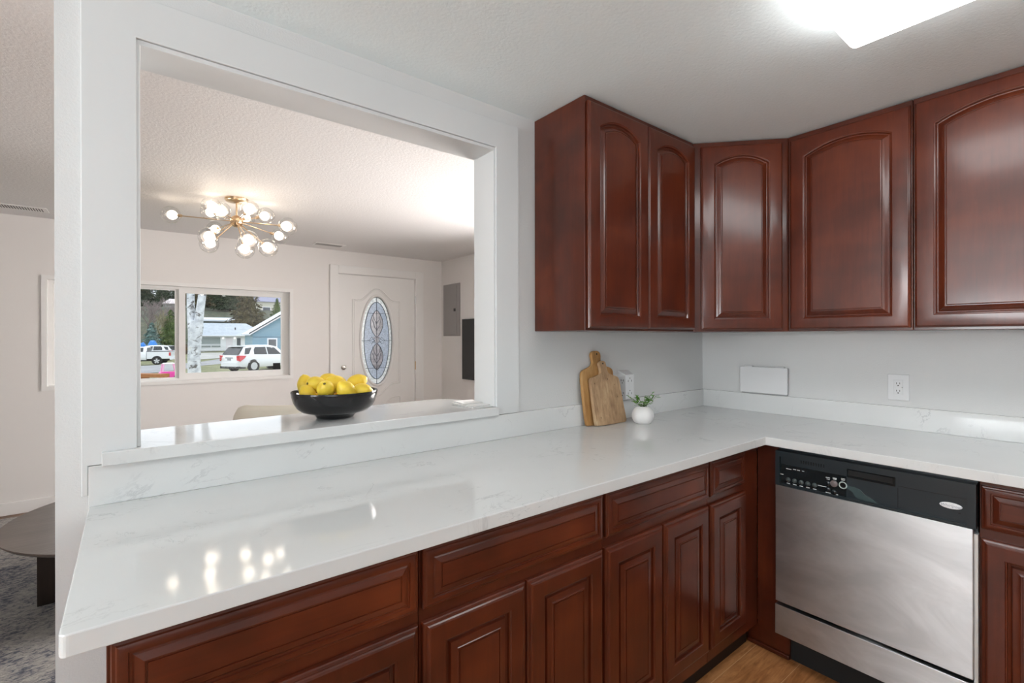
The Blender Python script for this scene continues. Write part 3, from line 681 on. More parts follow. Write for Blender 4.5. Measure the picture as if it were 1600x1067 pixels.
for i, (sx, dz, ty) in enumerate(ends):
    p0 = Vector((vx, vy, CT + .07)); p3 = p0 + right * sx * 1.0 + toward * ty + Vector((0, 0, dz * .82 + .006))
    p1 = p0 + Vector((0, 0, dz * .5)) + right * sx * .25
    pts = [p0.lerp(p1, u).lerp(p1.lerp(p3, u), u) for u in (0, .25, .5, .75, 1)]
    sp = build('sprig', MB().tube(pts, [.0012, .0011, .001, .0009, .0007], 6), M_stem, t, smooth=True)
    b = MB()
    for k in range(4):
        u = .42 + .19 * k; c0 = p0.lerp(p1, u).lerp(p1.lerp(p3, u), u) if u < 1 else p3
        d = (right * random.uniform(-1, 1) + toward * random.uniform(-.6, 1) + Vector((0, 0, random.uniform(-.1, .8)))).normalized()
        L = random.uniform(.018, .030); s_ = d.cross(Vector((random.uniform(-.4, .4), random.uniform(-.4, .4), 1))).normalized(); nn = s_.cross(d)
        rows = []
        for q in range(5):
            uu = q / 4; wdt = .0062 * math.sin(PI * (.08 + .92 * uu) ** .8) * L / .024; c = c0 + d * L * uu - Vector((0, 0, .004 * uu * uu))
            rows.append([tuple(c - s_ * wdt + nn * .0012), tuple(c - nn * .0004), tuple(c + s_ * wdt + nn * .0012), tuple(c + nn * .0006)])
        b.loft(rows)
    build('leaves', b, M_leafm, sp, loc=(0, 0, 0), smooth=True, weld=False)

# ------------------------------------------------------------------ bowl of lemons
bx, by, LZ = -2.205, .145, 1.0497
t = thing('fruit_bowl', (bx, by, LZ), 'glossy black footed bowl holding lemons on the bar ledge', 'bowl')
prof = [(0, .0), (.059, 0), (.063, .002), (.066, .007), (.072, .014), (.082, .0185), (.096, .0205), (.113, .026), (.128, .0385), (.1385, .057), (.1445, .078), (.1475, .094), (.1465, .0965), (.1445, .095), (.140, .078), (.133, .058), (.121, .041), (.104, .029), (.08, .0235), (0, .022)]
build('bowl_body', MB().lathe(prof, 64, c=(bx, by, LZ)), M_black, t, smooth=True, ang=50)
def lemon_mb():
    n = 14; pr = []
    for i in range(n * 2 + 1):
        u = -1 + i / n
        r = .0272 * math.sqrt(max(1 - abs(u) ** 2.3, 0)); z = .034 * u
        if u > .8: z += .006 * ((u - .8) / .2) ** 1.2; r = max(r, .0075 * (1 - (u - .8) / .2) ** .5)
        if u < -.86: z -= .003 * ((-u - .86) / .14); r = max(r, .006 * (1 - (-u - .86) / .14) ** .5)
        pr.append((max(r, 1e-6), z))
    return MB().lathe(pr, 24)
lroot = thing('lemon', (0, 0, 0), 'x', 'lemon', 'lemons in the black bowl', world=False)
build('lemon_body', lemon_mb(), M_lemon, lroot, smooth=True, loc=(0, 0, 0), ang=80)
build('stem_end', MB().lathe([(.0035, -.0365), (.0042, -.0372), (.003, -.0385), (1e-6, -.0383)], 12), M_lemstem, lroot, loc=(0, 0, 0), smooth=True)
# position, direction of the stem end, label
vw = Vector((-.305, -.952, .1)); er = Vector((.952, -.305, 0)); Z_ = Vector((0, 0, 1))
lem = [((-2.283, .222, 1.160), -Z_ * .95 + er * .25, 'upright lemon at the left rear of the black bowl', 1.12),
       ((-2.265, .170, 1.169), vw * .75 - er * .7 + Z_ * .1, 'lemon with stem end turned left, second from the left on top of the bowl', 1.05),
       ((-2.2545, .090, 1.156), vw * .85 + Z_ * .55 - er * .1, 'lemon at the front centre with its brown stem end facing the kitchen', 1.08),
       ((-2.299, .145, 1.139), -Z_ * .8 + er * .5 + vw * .3, 'small lemon half sunk at the left front rim of the bowl', .95),
       ((-2.197, .150, 1.168), er * .9 - vw * .2 - Z_ * .4, 'lemon lying at the centre rear, behind the front lemons', 1.1),
       ((-2.205, .222, 1.176), -er * .8 + vw * .3, 'lemon peeking up at the very back of the pile', 1.0),
       ((-2.193, .060, 1.150), Z_ * -.75 + er * .55 + vw * -.3, 'large plain lemon leaning at the front right of the pile', 1.12),
       ((-2.133, .128, 1.172), -er * .9 - Z_ * .35 + vw * .1, 'topmost lemon at the right with its tip pointing right', 1.05),
       ((-2.137, .062, 1.146), -er * .95 + Z_ * .15, 'lemon lying low at the right rim of the bowl', 1.0),
       ((-2.225, .215, 1.107), er, 'lemon buried low at the rear of the bowl', 1.0),
       ((-2.175, .175, 1.110), vw, 'lemon buried low in the middle of the bowl', 1.0),
       ((-2.262, .125, 1.103), er, 'lemon buried low at the left of the bowl', 1.0)]
for i, (p, d, lab, s_) in enumerate(lem[:9]):
    q = Vector(d).normalized().to_track_quat('-Z', 'Y').to_euler()
    o = lroot if i == 0 else dup(lroot, group='lemons in the black bowl')
    o.location = p; o.rotation_euler = q; o.scale = (s_, s_, s_); o['label'] = lab
for i, (p, d, lab, s_) in enumerate(lem[9:]):
    q = Vector(d).normalized().to_track_quat('-Z', 'Y').to_euler()
    o = dup(lroot); o.location = p; o.rotation_euler = q; o['label'] = lab
# leaflets at the right end of the ledge
def booklet(cx_, cy_, z, w_, d_, th, rz, label):
    t = thing('leaflet', (cx_, cy_, z), label, 'leaflet', rz=rz, world=False)
    build('cover', MB().box(-w_ / 2, w_ / 2, -d_ / 2, d_ / 2, th * .75, th), M_paper, t, loc=(0, 0, 0))
    build('pages', MB().box(-w_ / 2 + .001, w_ / 2 - .002, -d_ / 2 + .001, d_ / 2 - .001, 0, th * .74), plain('page_edges', (.55, .55, .54), .7), t, loc=(0, 0, 0))
booklet(-1.660, .075, LZ + .0003, .105, .155, .003, .05, 'lowest white leaflet at the right end of the bar ledge')
booklet(-1.655, .085, LZ + .0036, .105, .150, .004, .10, 'white leaflet lying on the lowest one at the ledge end')
booklet(-1.650, .125, LZ + .0080, .090, .110, .003, -.15, 'smallest leaflet, topmost of the stack at the ledge end')

# ------------------------------------------------------------------ living room furnishings
t = thing('chandelier', (-2.225, 2.162, ZC), 'brass starburst chandelier with clear glass globes in the living room', 'chandelier')
hub = Vector((-2.225, 2.162, 2.140))
build('canopy', MB().lathe([(.072, 0), (.072, -.012), (.066, -.020), (.02, -.024), (.012, -.030)], 36, c=(hub.x, hub.y, ZC - .0005)), M_brass, t, smooth=True)
build('rod', MB().cyl(hub, (hub.x, hub.y, ZC - .02), .006, 12), M_brass, t, smooth=True)
build('hub', MB().sphere(hub, .042, 14, 8), M_brass, t)
BP = [(267.3, 335.1, 0), (330.3, 321, -.12), (328, 331, .08), (345, 329, -.30), (390.6, 326.4, -.10), (385, 340, .22), (416, 337, .12), (450, 353.5, -.12), (438, 369, .25), (419.5, 387, -.22), (389, 375, -.36), (383, 390, -.15), (326, 370, -.3), (326.8, 381, -.08), (336.4, 358, .34)]
D0 = 3.2987
for px, py, dd in BP:
    d = D0 + dd; c = CAM + d * (Fh + (px - CXP) / F_PX * Rv + (CYP - py) / F_PX * Uz)
    ax = (c - hub).normalized(); nr = c - ax * .062
    arm = build('arm', MB().tube([hub + ax * .03, nr], .0035, 8).tube([nr - ax * .012, nr + ax * .012], .010, 12), M_brass, t, smooth=True, weld=False)
    g = build('globe', MB().sphere(c, .058, 28, 18), M_globe, t, smooth=True, ang=180)
    build('bulb', MB().sphere(c - ax * .010, .031, 18, 12), M_bulb, g, loc=(0, 0, 0), smooth=True, ang=180)
# electrical panel, television
t = thing('electrical_panel', (XR, 3.453, 1.356), 'grey metal electrical panel on the wall beside the front door', 'electrical panel')
build('panel_box', MB().box(XR - .012, XR - .0003, 3.262, 3.646, 1.356, 1.992), M_grayp, t, bevel=.002)
build('panel_door', MB().box(XR - .018, XR - .012, 3.32, 3.632, 1.385, 1.965), M_grayp, t, bevel=.002)
build('latch', MB().box(XR - .022, XR - .018, 3.345, 3.385, 1.655, 1.690), M_slot, t)
t = thing('television', (XR, 2.54, .876), 'flat black television on the living room wall seen edge-on', 'television')
build('screen', MB().box(XR - .052, XR - .049, 1.945, 3.138, .868, 1.540), plain('screen_black', (.010, .010, .011), .18), t)
build('television_body', MB().box(XR - .05, XR - .022, 1.93, 3.15, .853, 1.552), M_blackp, t, bevel=.003)
build('wall_mount', MB().box(XR - .022, XR - .0003, 2.3, 2.8, 1.0, 1.4), M_blackp, t)
def vent(x0, x1, y0, y1, label):
    t = thing('ceiling_vent', ((x0 + x1) / 2, (y0 + y1) / 2, ZC), label, 'vent')
    build('vent_frame', MB().box(x0, x1, y0, y1, ZC - .006, ZC - .0003), M_trimw, t, bevel=.002)
    b = MB(); n = 20
    for i in range(n):
        xx = x0 + .02 + (x1 - x0 - .04) * i / n; b.box(xx, xx + .006, y0 + .025, y1 - .025, ZC - .0068, ZC - .0058)
    build('vent_slots', b, M_slot, t, weld=False)
vent(-1.36, -1.06, 3.36, 3.50, 'white ceiling vent near the front door')
vent(-3.62, -3.29, 3.30, 3.45, 'white ceiling vent at the far left, above the rug')
# rug, coffee table, bar stool
def rug_mat():
    m, n, l, b = newmat('rug_pile'); v = coords(n, l)
    big = noise(n, l, v, 2.2, 4, .6, .6); fine = noise(n, l, coords(n, l, (1, 1.7, 1)), 38, 5, .75, .8); fib = noise(n, l, v, 240, 2, .7)
    f = math_(n, l, 'ADD', math_(n, l, 'MULTIPLY', big, .5), math_(n, l, 'MULTIPLY', fine, .62))
    c = ramp(n, l, f, [(.40, (.025, .028, .045)), (.50, (.13, .14, .18)), (.555, (.40, .38, .36)), (.68, (.62, .58, .53))])
    c = mixc(n, l, math_(n, l, 'MULTIPLY', fib, .45), c, (.05, .05, .06)); l.new(c, b.inputs['Base Color']); b.inputs['Roughness'].default_value = .95
    bump(n, l, b, fine, .6, .01); return m
o = build('area_rug', MB().box(-5.2, -1.5, .75, 3.58, ZF, ZF + .012), rug_mat()); props(o, 'mottled grey and blue area rug under the dark round coffee table', 'rug')
M_tt = wood('gray_brown_wood', (.07, .055, .045), (.12, .095, .08), (.18, .15, .13), (1.5, 18, 18), .38, .1, 2, gw=.5)
M_tl = wood('dark_walnut', (.012, .007, .005), (.03, .018, .013), (.05, .03, .022), (20, 20, 1.5), .45, 0, 3, gw=.5)
tx, ty, TZ = -2.685, 1.812, .38
t = thing('coffee_table', (tx, ty, ZF + .012), 'low round dark wood coffee table standing on the rug', 'coffee table')
build('tabletop', MB().lathe([(0, -.030), (.585, -.030), (.618, -.018), (.629, -.006), (.628, 0), (0, .0)], 72, c=(tx, ty, TZ)), M_tt, t, smooth=True, ang=30)
zl0, zl1 = ZF + .0122, TZ - .031
def legpoly(c, hw): return [(c - hw, zl0), (c + hw, zl0), (c + hw, zl1 - .10)] + [(c + hw - .09 * (1 - math.cos(a)), zl1 - .10 + .10 * math.sin(a)) for a in (.4, .8, 1.2, PI / 2)] + [(c - hw + .09 * (1 - math.cos(a)), zl1 - .10 + .10 * math.sin(a)) for a in (PI / 2, 1.2, .8, .4)] + [(c - hw, zl1 - .10)]
build('leg', MB().prism(legpoly(tx, .48), ty - .045, ty + .045), M_tl, t)
build('leg', MB().prism(legpoly(ty - .2675, .2125), tx - .045, tx + .045, 'x'), M_tl, t)
build('leg', MB().prism(legpoly(ty + .2675, .2125), tx - .045, tx + .045, 'x'), M_tl, t)
sx_, sy_ = -2.18, .80
t = thing('bar_stool', (sx_, sy_, ZF + .012), 'cream upholstered bar stool on the far side of the bar ledge', 'bar stool')
def arcshell(r0, r1, z0, ztop, n=28):
    loops = []
    for i in range(n + 1):
        a = PI * (1.0 + i / n); k = math.sin(PI * i / n) ** .6; zt = z0 + (ztop - z0) * (.80 + .20 * min(1, 2.2 * k))
        c, s2 = math.cos(a), math.sin(a) * .85
        q = lambda r, z: (sx_ + r * c, sy_ + r * s2, z)
        loops.append([q(r0, z0), q(r1, z0), q(r1 + .01, zt - .02), q(r1, zt - .004), q((r0 + r1) / 2, zt), q(r0, zt - .004), q(r0 - .006, zt - .02)])
    return MB().loft(loops)
build('backrest', arcshell(.205, .250, .68, 1.045), M_cream, t, smooth=True, ang=60)
build('seat', MB().lathe([(0, .64), (.20, .64), (.215, .66), (.215, .70), (.20, .72), (0, .725)], 36, c=(sx_, sy_, 0)), M_cream, t, smooth=True)
for ax_, ay_ in ((-1, -1), (1, -1), (1, 1), (-1, 1)):
    build('leg', MB().tube([(sx_ + .2 * ax_, sy_ + .2 * ay_, ZF + .0185), (sx_ + .13 * ax_, sy_ + .13 * ay_, .645)], [.012, .017], 10), M_tl, t, smooth=True)
build('footrest', MB().tube([(sx_ + .178 * math.sqrt(2) * math.cos(PI / 4 + 2 * PI * i / 4), sy_ + .178 * math.sqrt(2) * math.sin(PI / 4 + 2 * PI * i / 4), .22) for i in range(4)], .008, 8, closed=True), M_chrome, t)

# ------------------------------------------------------------------ the street outside the living room window
CTRL = [(262, 25, -.81), (370, 30, -.83), (245, 52, -1.5), (345, 70, -.75), (430, 56, -.6), (240, 70, -1.4), (300, 8, -.5), (200, 8, -.5), (420, 12, -.5), (150, 40, -1.3), (520, 40, -.6), (300, 40, -1.05)]
CPT = [(*at(px, d), z) for px, d, z in CTRL]
def gz(x, y):
    sw = sz = 0
    for a, b_, z in CPT:
        w_ = 1 / ((x - a) ** 2 + (y - b_) ** 2 + 6) ** 1.5; sw += w_; sz += w_ * z
    z = sz / sw
    d = (x - CAM.x) * Fh.x + (y - CAM.y) * Fh.y
    dd = y - CAM.y
    if dd > 82: z += 10.5 * (1 - math.exp(-((dd - 82) / 30) ** 1.5)) 
    return z
def ground_mat(name, stops, sc1, sc2):
    m, n, l, b = newmat(name); v = coords(n, l)
    f = math_(n, l, 'ADD', math_(n, l, 'MULTIPLY', noise(n, l, v, sc1, 5, .65), .5), math_(n, l, 'MULTIPLY', noise(n, l, v, sc2, 4, .7), .5))
    l.new(ramp(n, l, f, stops), b.inputs['Base Color']); b.inputs['Roughness'].default_value = .95; return m
M_lawn = ground_mat('winter_lawn', [(.38, (.10, .11, .05)), (.5, (.20, .21, .10)), (.6, (.30, .29, .17)), (.68, (.42, .38, .28))], .8, 9)
M_road = ground_mat('asphalt', [(.40, (.24, .24, .25)), (.55, (.36, .36, .37)), (.66, (.46, .44, .42))], .6, 12)
M_drive = ground_mat('concrete_drive', [(.4, (.40, .39, .36)), (.6, (.52, .51, .48))], .5, 8)
M_hill = ground_mat('wooded_hillside', [(.40, (.025, .035, .022)), (.52, (.07, .08, .045)), (.62, (.14, .12, .08)), (.7, (.22, .19, .15))], .12, 1.1)
def sheet(name, xs_, ys_, dz, mat, thick=.3):
    b = MB(); nx, ny = len(xs_), len(ys_)
    vs = [(x, y, gz(x, y) + dz) for y in ys_ for x in xs_]
    fs = [(j * nx + i, j * nx + i + 1, (j + 1) * nx + i + 1, (j + 1) * nx + i) for j in range(ny - 1) for i in range(nx - 1)]
    b.add(vs, fs); o = struct(name, b, mat, smooth=True, ang=180); return o
lin = lambda a, b_, n: [a + (b_ - a) * i / (n - 1) for i in range(n)]
sheet('lawn', lin(-60, 80, 71), lin(YD + .6, 84, 60), 0, M_lawn)
sheet('hill', lin(-90, 130, 56), lin(83.5, 170, 36), 0, M_hill)
def strip(name, near, far, mat, dz=.02, n=24, m=6):
    """a band of paving draped on the ground, edges given as (x, y) points"""
    def along(L, u):
        k = u * (len(L) - 1); i = min(int(k), len(L) - 2); f = k - i
        return (L[i][0] + (L[i + 1][0] - L[i][0]) * f, L[i][1] + (L[i + 1][1] - L[i][1]) * f)
    vs = []
    for j in range(m + 1):
        for i in range(n + 1):
            a, c = along(near, i / n), along(far, i / n); q = (a[0] + (c[0] - a[0]) * j / m, a[1] + (c[1] - a[1]) * j / m); vs.append((*q, gz(*q) + dz))
    b = MB().add(vs, [(j * (n + 1) + i, j * (n + 1) + i + 1, (j + 1) * (n + 1) + i + 1, (j + 1) * (n + 1) + i) for j in range(m) for i in range(n)])
    return struct(name, b, mat, smooth=True, ang=180)
strip('road', [at(100, 25), at(200, 28), at(262, 31), at(310, 41), at(380, 47), at(520, 50)], [at(100, 43), at(200, 44), at(262, 46), at(310, 53), at(380, 56), at(520, 58)], M_road)
strip('driveway', [at(306, 58), at(350, 58)], [at(312, 69), at(352, 69)], M_drive, .03, 6, 6)

# vehicles, built in their own frame: x along the car from the rear, y to the right side, z up
M_carw = plain('white_car_paint', (.80, .82, .85), .22, coat=.6)
M_cglass = plain('tinted_car_glass', (.035, .04, .045), .10)
M_tyre = plain('tyre_rubber', (.02, .02, .02), .8)
M_rim = plain('alloy_rim', (.60, .61, .63), .35)
M_tail = plain('tail_light_red', (.62, .035, .05), .2, coat=.5)
M_trimb = plain('car_black_trim', (.025, .025, .028), .6)
def sym(L): return [(x, -y, z) for x, y, z in L] + [(x, y, z) for x, y, z in reversed(L[:-1])] if abs(L[-1][1]) < 1e-6 else None
def carbody(stations):
    loops = []
    for x, pts in stations:
        half = [(x + dx, y, z) for (dx, y, z) in pts]
        loops.append([(a, -y, z) for a, y, z in half] + [(a, y, z) for a, y, z in reversed(half) if y > 1e-6])
    return MB().loft(loops)
def wheel(t, x, side, r, hw, hub_y):
    y = side * hub_y
    tr = MB().lathe([(r * .62, -hw), (r * .93, -hw), (r, -hw * .6), (r, hw * .6), (r * .93, hw), (r * .62, hw)], 28, Matrix.Translation((x, y, r)) @ Matrix.Rotation(PI / 2, 4, 'X'))
    w_ = build('wheel', tr, M_tyre, t, smooth=True, loc=(0, 0, 0))
    b = MB().lathe([(0, hw * .5), (r * .62, hw * .55), (r * .64, hw * .2), (r * .6, -hw * .3), (0, -hw * .3)], 28, Matrix.Translation((x, y, r)) @ Matrix.Rotation(-side * PI / 2, 4, 'X'))
    build('wheel_back', b, M_trimb, w_, loc=(0, 0, 0))
    b = MB(); yo = y + side * hw * .92
    for k in range(5):
        a = 2 * PI * k / 5 + .3; c, s_ = math.cos(a), math.sin(a); e = .055
        b.prism([(x - s_ * e, r + c * e), (x + c * r * .62 - s_ * e * 1.35, r + s_ * r * .62 + c * e * 1.35), (x + c * r * .62 + s_ * e * 1.35, r + s_ * r * .62 - c * e * 1.35), (x + s_ * e, r - c * e)], yo - .015, yo + .015)
    b.lathe([(r * .58, -.01), (r * .64, -.01), (r * .64, .01), (r * .58, .01)], 28, Matrix.Translation((x, yo, r)) @ Matrix.Rotation(PI / 2, 4, 'X'))
    build('rim', b, M_rim, w_, loc=(0, 0, 0), weld=False)
def prof_(wl_, wb, zb, wr, zr, rt=.0, sill=.32, dx=0):
    return [(0, 0, .28), (0, wl_ * .92, .28), (0, wl_, sill + .08), (0, wl_ * 1.015, .62), (0, wl_, .86), (0, wb, zb), (0, wr, zr - .07), (0, wr - .10, zr - .01), (0, wr * .5, zr + .01 + rt), (0, 0, zr + .02 + rt)]
def make_suv():
    t = thing('car', (0, 0, 0), 'x', 'car', world=False)
    st = [(.0, prof_(.70, .70, .92, .62, .97)), (.05, prof_(.84, .80, 1.0, .70, 1.06)), (.14, prof_(.89, .84, 1.06, .72, 1.14)), (.52, prof_(.915, .87, 1.08, .66, 1.60)), (.70, prof_(.915, .875, 1.08, .665, 1.65)), (1.5, prof_(.92, .885, 1.06, .68, 1.69)),
          (2.5, prof_(.92, .885, 1.05, .67, 1.68)), (3.0, prof_(.92, .88, 1.04, .64, 1.58)), (3.62, prof_(.91, .87, 1.00, .70, 1.07)), (4.2, prof_(.88, .80, .95, .62, 1.0)), (4.62, prof_(.80, .70, .82, .52, .88)), (4.76, prof_(.66, .55, .70, .40, .74))]
    build('car_body', carbody(st), M_carw, t, smooth=True, loc=(0, 0, 0), ang=50)
    def sidepatch(name, pts, th=.012):
        for sd in (-1, 1):
            q = []
            for x, u in pts:      # u: 0 belt .. 1 roof edge, measured on the flank
                k = [i for i in range(len(st) - 1) if st[i][0] <= x <= st[i + 1][0]][0]; f = (x - st[k][0]) / (st[k + 1][0] - st[k][0])
                A = [st[k][1][5][j] * (1 - f) + st[k + 1][1][5][j] * f for j in range(3)]; B = [st[k][1][6][j] * (1 - f) + st[k + 1][1][6][j] * f for j in range(3)]
                q.append((x, sd * (A[1] + (B[1] - A[1]) * u), A[2] + (B[2] - A[2]) * u))
            b = MB().loft([[(x, y + sd * th, z) for x, y, z in q], [(x, y - sd * .01, z) for x, y, z in q]])
            build(name, b, M_cglass, t, loc=(0, 0, 0))
    sidepatch('side_window', [(1.08, .08), (2.02, .06), (2.02, .93), (1.25, .93), (1.12, .6)])
    sidepatch('side_window', [(2.10, .06), (3.12, .08), (2.72, .90), (2.10, .93)])
    sidepatch('quarter_window', [(.42, .12), (.72, .12), (1.02, .90), (.58, .90)])
    zr0, zr1 = 1.10, 1.56
    b = MB().loft([[(.03, -.72, zr0), (.03, .72, zr0), (.40, .62, zr1), (.40, -.62, zr1)], [(.17, -.70, zr0 + .03), (.17, .70, zr0 + .03), (.53, .60, zr1 + .03), (.53, -.60, zr1 + .03)]])
    build('rear_window', b, M_cglass, t, loc=(0, 0, 0))
    build('roof_spoiler', MB().loft([[(.32, -.60, 1.60), (.32, .60, 1.60), (.32, .60, 1.64), (.32, -.60, 1.64)], [(.75, -.62, 1.62), (.75, .62, 1.62), (.75, .62, 1.675), (.75, -.62, 1.675)]]), M_carw, t, loc=(0, 0, 0))
    for sd in (-1, 1):
        A = [(-.03, sd * .70, 1.02), (.0, sd * .90, 1.06), (.44, sd * .965, 1.04), (.32, sd * .975, .88), (.05, sd * .95, .68), (-.035, sd * .74, .76)]
        b = MB().add(A + [(x + .14, y - sd * .12, z) for x, y, z in A], [(0, 1, 4, 5), (1, 2, 3, 4), (6, 11, 10, 7), (7, 10, 9, 8)] + [(i, (i + 1) % 6, 6 + (i + 1) % 6, 6 + i) for i in range(6)])
        build('tail_light', b, M_tail, t, loc=(0, 0, 0))
    build('rear_bumper', MB().loft([[(-.04, -.70, .36), (-.04, .70, .36), (-.04, .70, .60), (-.04, -.70, .60)], [(.16, -.915, .36), (.16, .915, .36), (.16, .915, .60), (.16, -.915, .60)]]), M_carw, t, loc=(0, 0, 0))
    build('lower_valance', MB().box(.0, .5, -.86, .86, .22, .37), M_trimb, t, loc=(0, 0, 0))
    build('grab_strip', MB().box(-.012, .02, -.36, .36, .885, .925), M_trimb, t, loc=(0, 0, 0))
    build('license_plate', MB().box(-.015, .02, -.16, .16, .73, .86), plain('plate_gray', (.30, .32, .36), .5), t, loc=(0, 0, 0))
    for x in (1.0, 3.75):
        for sd in (-1, 1):
            build('wheel_arch', MB().lathe([(0, -.03), (.42, -.03), (.42, .012), (0, .012)], 28, Matrix.Translation((x, sd * .915, .37)) @ Matrix.Rotation(-sd * PI / 2, 4, 'X')), M_trimb, t, loc=(0, 0, 0))
            wheel(t, x, sd, .365, .115, .86)
    return t
suv = make_suv()
def park(o, px, d, az, label, dz=0):
    x, y = at(px, d); o.location = (x, y, gz(x, y) + .02 + dz); o.rotation_euler = (0, 0, PI / 2 - az); o['label'] = label
park(suv, 358, 30, math.radians(62), 'white sport utility vehicle parked on the verge, seen from its rear corner')
def make_pickup():
    t = thing('pickup_truck', (0, 0, 0), 'white pickup truck parked across the road, only its cargo bed in view', 'truck', world=False)
    b = MB()
    b.box(.06, 2.02, -1.0, -.90, .62, 1.36); b.box(.06, 2.02, .90, 1.0, .62, 1.36); b.box(.0, .08, -.98, .98, .66, 1.36); b.box(.06, 2.02, -.95, .95, .60, .74); b.box(1.95, 2.05, -.98, .98, .62, 1.36)
    build('cargo_bed', b, M_carw, t, loc=(0, 0, 0), bevel=.03, weld=False)
    P2 = lambda wl_, wb, zb, wr, zr: [(0, 0, .5), (0, wl_ * .95, .5), (0, wl_, .6), (0, wl_ * 1.01, .8), (0, wl_, 1.1), (0, wb, zb), (0, wr, zr - .07), (0, wr - .12, zr - .01), (0, wr * .5, zr), (0, 0, zr + .01)]
    st = [(2.08, P2(.99, .96, 1.32, .74, 1.80)), (2.2, P2(.99, .96, 1.32, .76, 1.86)), (3.4, P2(.99, .96, 1.30, .76, 1.88)), (3.9, P2(.99, .96, 1.28, .74, 1.82)), (4.6, P2(.99, .95, 1.24, .85, 1.30)), (5.6, P2(.97, .92, 1.18, .80, 1.23)), (5.85, P2(.88, .8, 1.05, .6, 1.1))]
    build('cab', carbody(st), M_carw, t, smooth=True, loc=(0, 0, 0), ang=50)
    for sd in (-1, 1):
        build('side_window', MB().loft([[(2.35, sd * .965, 1.36), (3.9, sd * .965, 1.34), (3.7, sd * .80, 1.76), (2.35, sd * .81, 1.78)], [(2.35, sd * .9, 1.36), (3.9, sd * .9, 1.34), (3.7, sd * .72, 1.76), (2.35, sd * .72, 1.78)]]), M_cglass, t, loc=(0, 0, 0))
        build('tail_light', MB().box(-.015, .12, sd * .82 - .10, sd * .82 + .19 if sd > 0 else sd * .82 + .10, .93, 1.28) if sd > 0 else MB().box(-.015, .12, -1.01, -.72, .93, 1.28), M_tail, t, loc=(0, 0, 0))
    build('rear_window', MB().box(2.05, 2.12, -.62, .62, 1.42, 1.76), M_cglass, t, loc=(0, 0, 0))
    build('rear_bumper', MB().box(-.20, .06, -.98, .98, .50, .68), M_carw, t, loc=(0, 0, 0), bevel=.03)
    build('bed_rail', MB().box(.0, 2.05, -1.005, -.90, 1.36, 1.40).box(.0, 2.05, .90, 1.005, 1.36, 1.40), M_trimb, t, loc=(0, 0, 0), weld=False)
    build('underbody', MB().box(.3, 5.6, -.75, .75, .38, .62), M_trimb, t, loc=(0, 0, 0))
    for x in (1.15, 4.85):
        for sd in (-1, 1):
            build('wheel_arch', MB().lathe([(0, -.03), (.47, -.03), (.47, .012), (0, .012)], 28, Matrix.Translation((x, sd * 1.0, .46)) @ Matrix.Rotation(-sd * PI / 2, 4, 'X')), M_trimb, t, loc=(0, 0, 0))
            wheel(t, x, sd, .40, .13, .93)
    return t
pk = make_pickup(); x, y = at(270, 51); pk.location = (x, y, gz(x, y) + .02); pk.rotation_euler = (0, 0, PI / 2 - math.radians(-74))
c2 = dup(suv); park(c2, 274, 59, math.radians(-68), 'white car parked behind the pickup truck')

# child's pink ride-on car
px_, py_ = at(263, 25); pz = gz(px_, py_)
t = thing('toy_car', (px_, py_, pz), "child's pink ride-on toy car with a white roof at the lawn edge", 'toy car', rz=.15, world=False)
M_pink = plain('hot_pink_plastic', (.78, .05, .36), .35); M_pinkl = plain('pale_pink_plastic', (.86, .42, .66), .35)
b = MB().loft([[(-.40, y, z) for y, z in ((-.2, .12), (.2, .12), (.22, .34), (-.22, .34))], [(-.30, y, z) for y, z in ((-.24, .10), (.24, .10), (.25, .42), (-.25, .42))], [(.1, y, z) for y, z in ((-.25, .10), (.25, .10), (.25, .40), (-.25, .40))], [(.36, y, z) for y, z in ((-.24, .10), (.24, .10), (.22, .40), (-.22, .40))], [(.44, y, z) for y, z in ((-.18, .14), (.18, .14), (.17, .32), (-.17, .32))]])
build('toy_body', b, M_pink, t, loc=(0, 0, 0), bevel=.03)
build('roof', MB().loft([[(-.26, y, .80) for y in (-.2, .2)] + [(.28, y, .80) for y in (.2, -.2)], [(-.20, y, .86) for y in (-.17, .17)] + [(.22, y, .86) for y in (.17, -.17)]]), plain('white_toy_roof', (.85, .80, .83), .4), t, loc=(0, 0, 0), bevel=.02)
for a, c in (((-.28, .40), (-.23, .81)), ((.34, .38), (.24, .81))):
    for sd in (-1, 1): build('pillar', MB().tube([(a[0], sd * .21, a[1]), (c[0], sd * .18, c[1])], .035, 8), M_pinkl, t, loc=(0, 0, 0), smooth=True)
for x in (-.24, .28):
    for sd in (-1, 1): build('wheel', MB().cyl((x, sd * .20, .10), (x, sd * .27, .10), .10, 20), M_trimb if x > 0 else plain('white_wheel', (.8, .8, .8), .4), t, loc=(0, 0, 0))
# porch rail right outside the window
x0, y0 = at(196, 5.75); x1, y1 = at(257.5, 5.62)
t = thing('porch_railing', (x1, y1, gz(x1, y1)), 'orange-brown wooden porch railing just outside the window', 'railing')
M_cedar = wood('stained_cedar', (.20, .07, .02), (.36, .14, .04), (.48, .22, .08), (2, 20, 20), .6, 0, 3, gw=.5)
dx_ = Vector((x1 - x0, y1 - y0, 0)).normalized(); nn = Vector((-dx_.y, dx_.x, 0)) * .06
p_ = lambda q, z: (q.x, q.y, z)
a_, c_ = Vector((x0, y0, 0)), Vector((x1, y1, 0))
build('top_rail', MB().loft([[p_(a_ - nn, .876), p_(a_ + nn, .876), p_(a_ + nn, .916), p_(a_ - nn, .916)], [p_(c_ - nn, .876), p_(c_ + nn, .876), p_(c_ + nn, .916), p_(c_ - nn, .916)]]), M_cedar, t)
for u in (.06, .5, .94):
    q = a_.lerp(c_, u); build('post', MB().box(q.x - .045, q.x + .045, q.y - .045, q.y + .045, gz(q.x, q.y) - .05, .876), M_cedar, t)

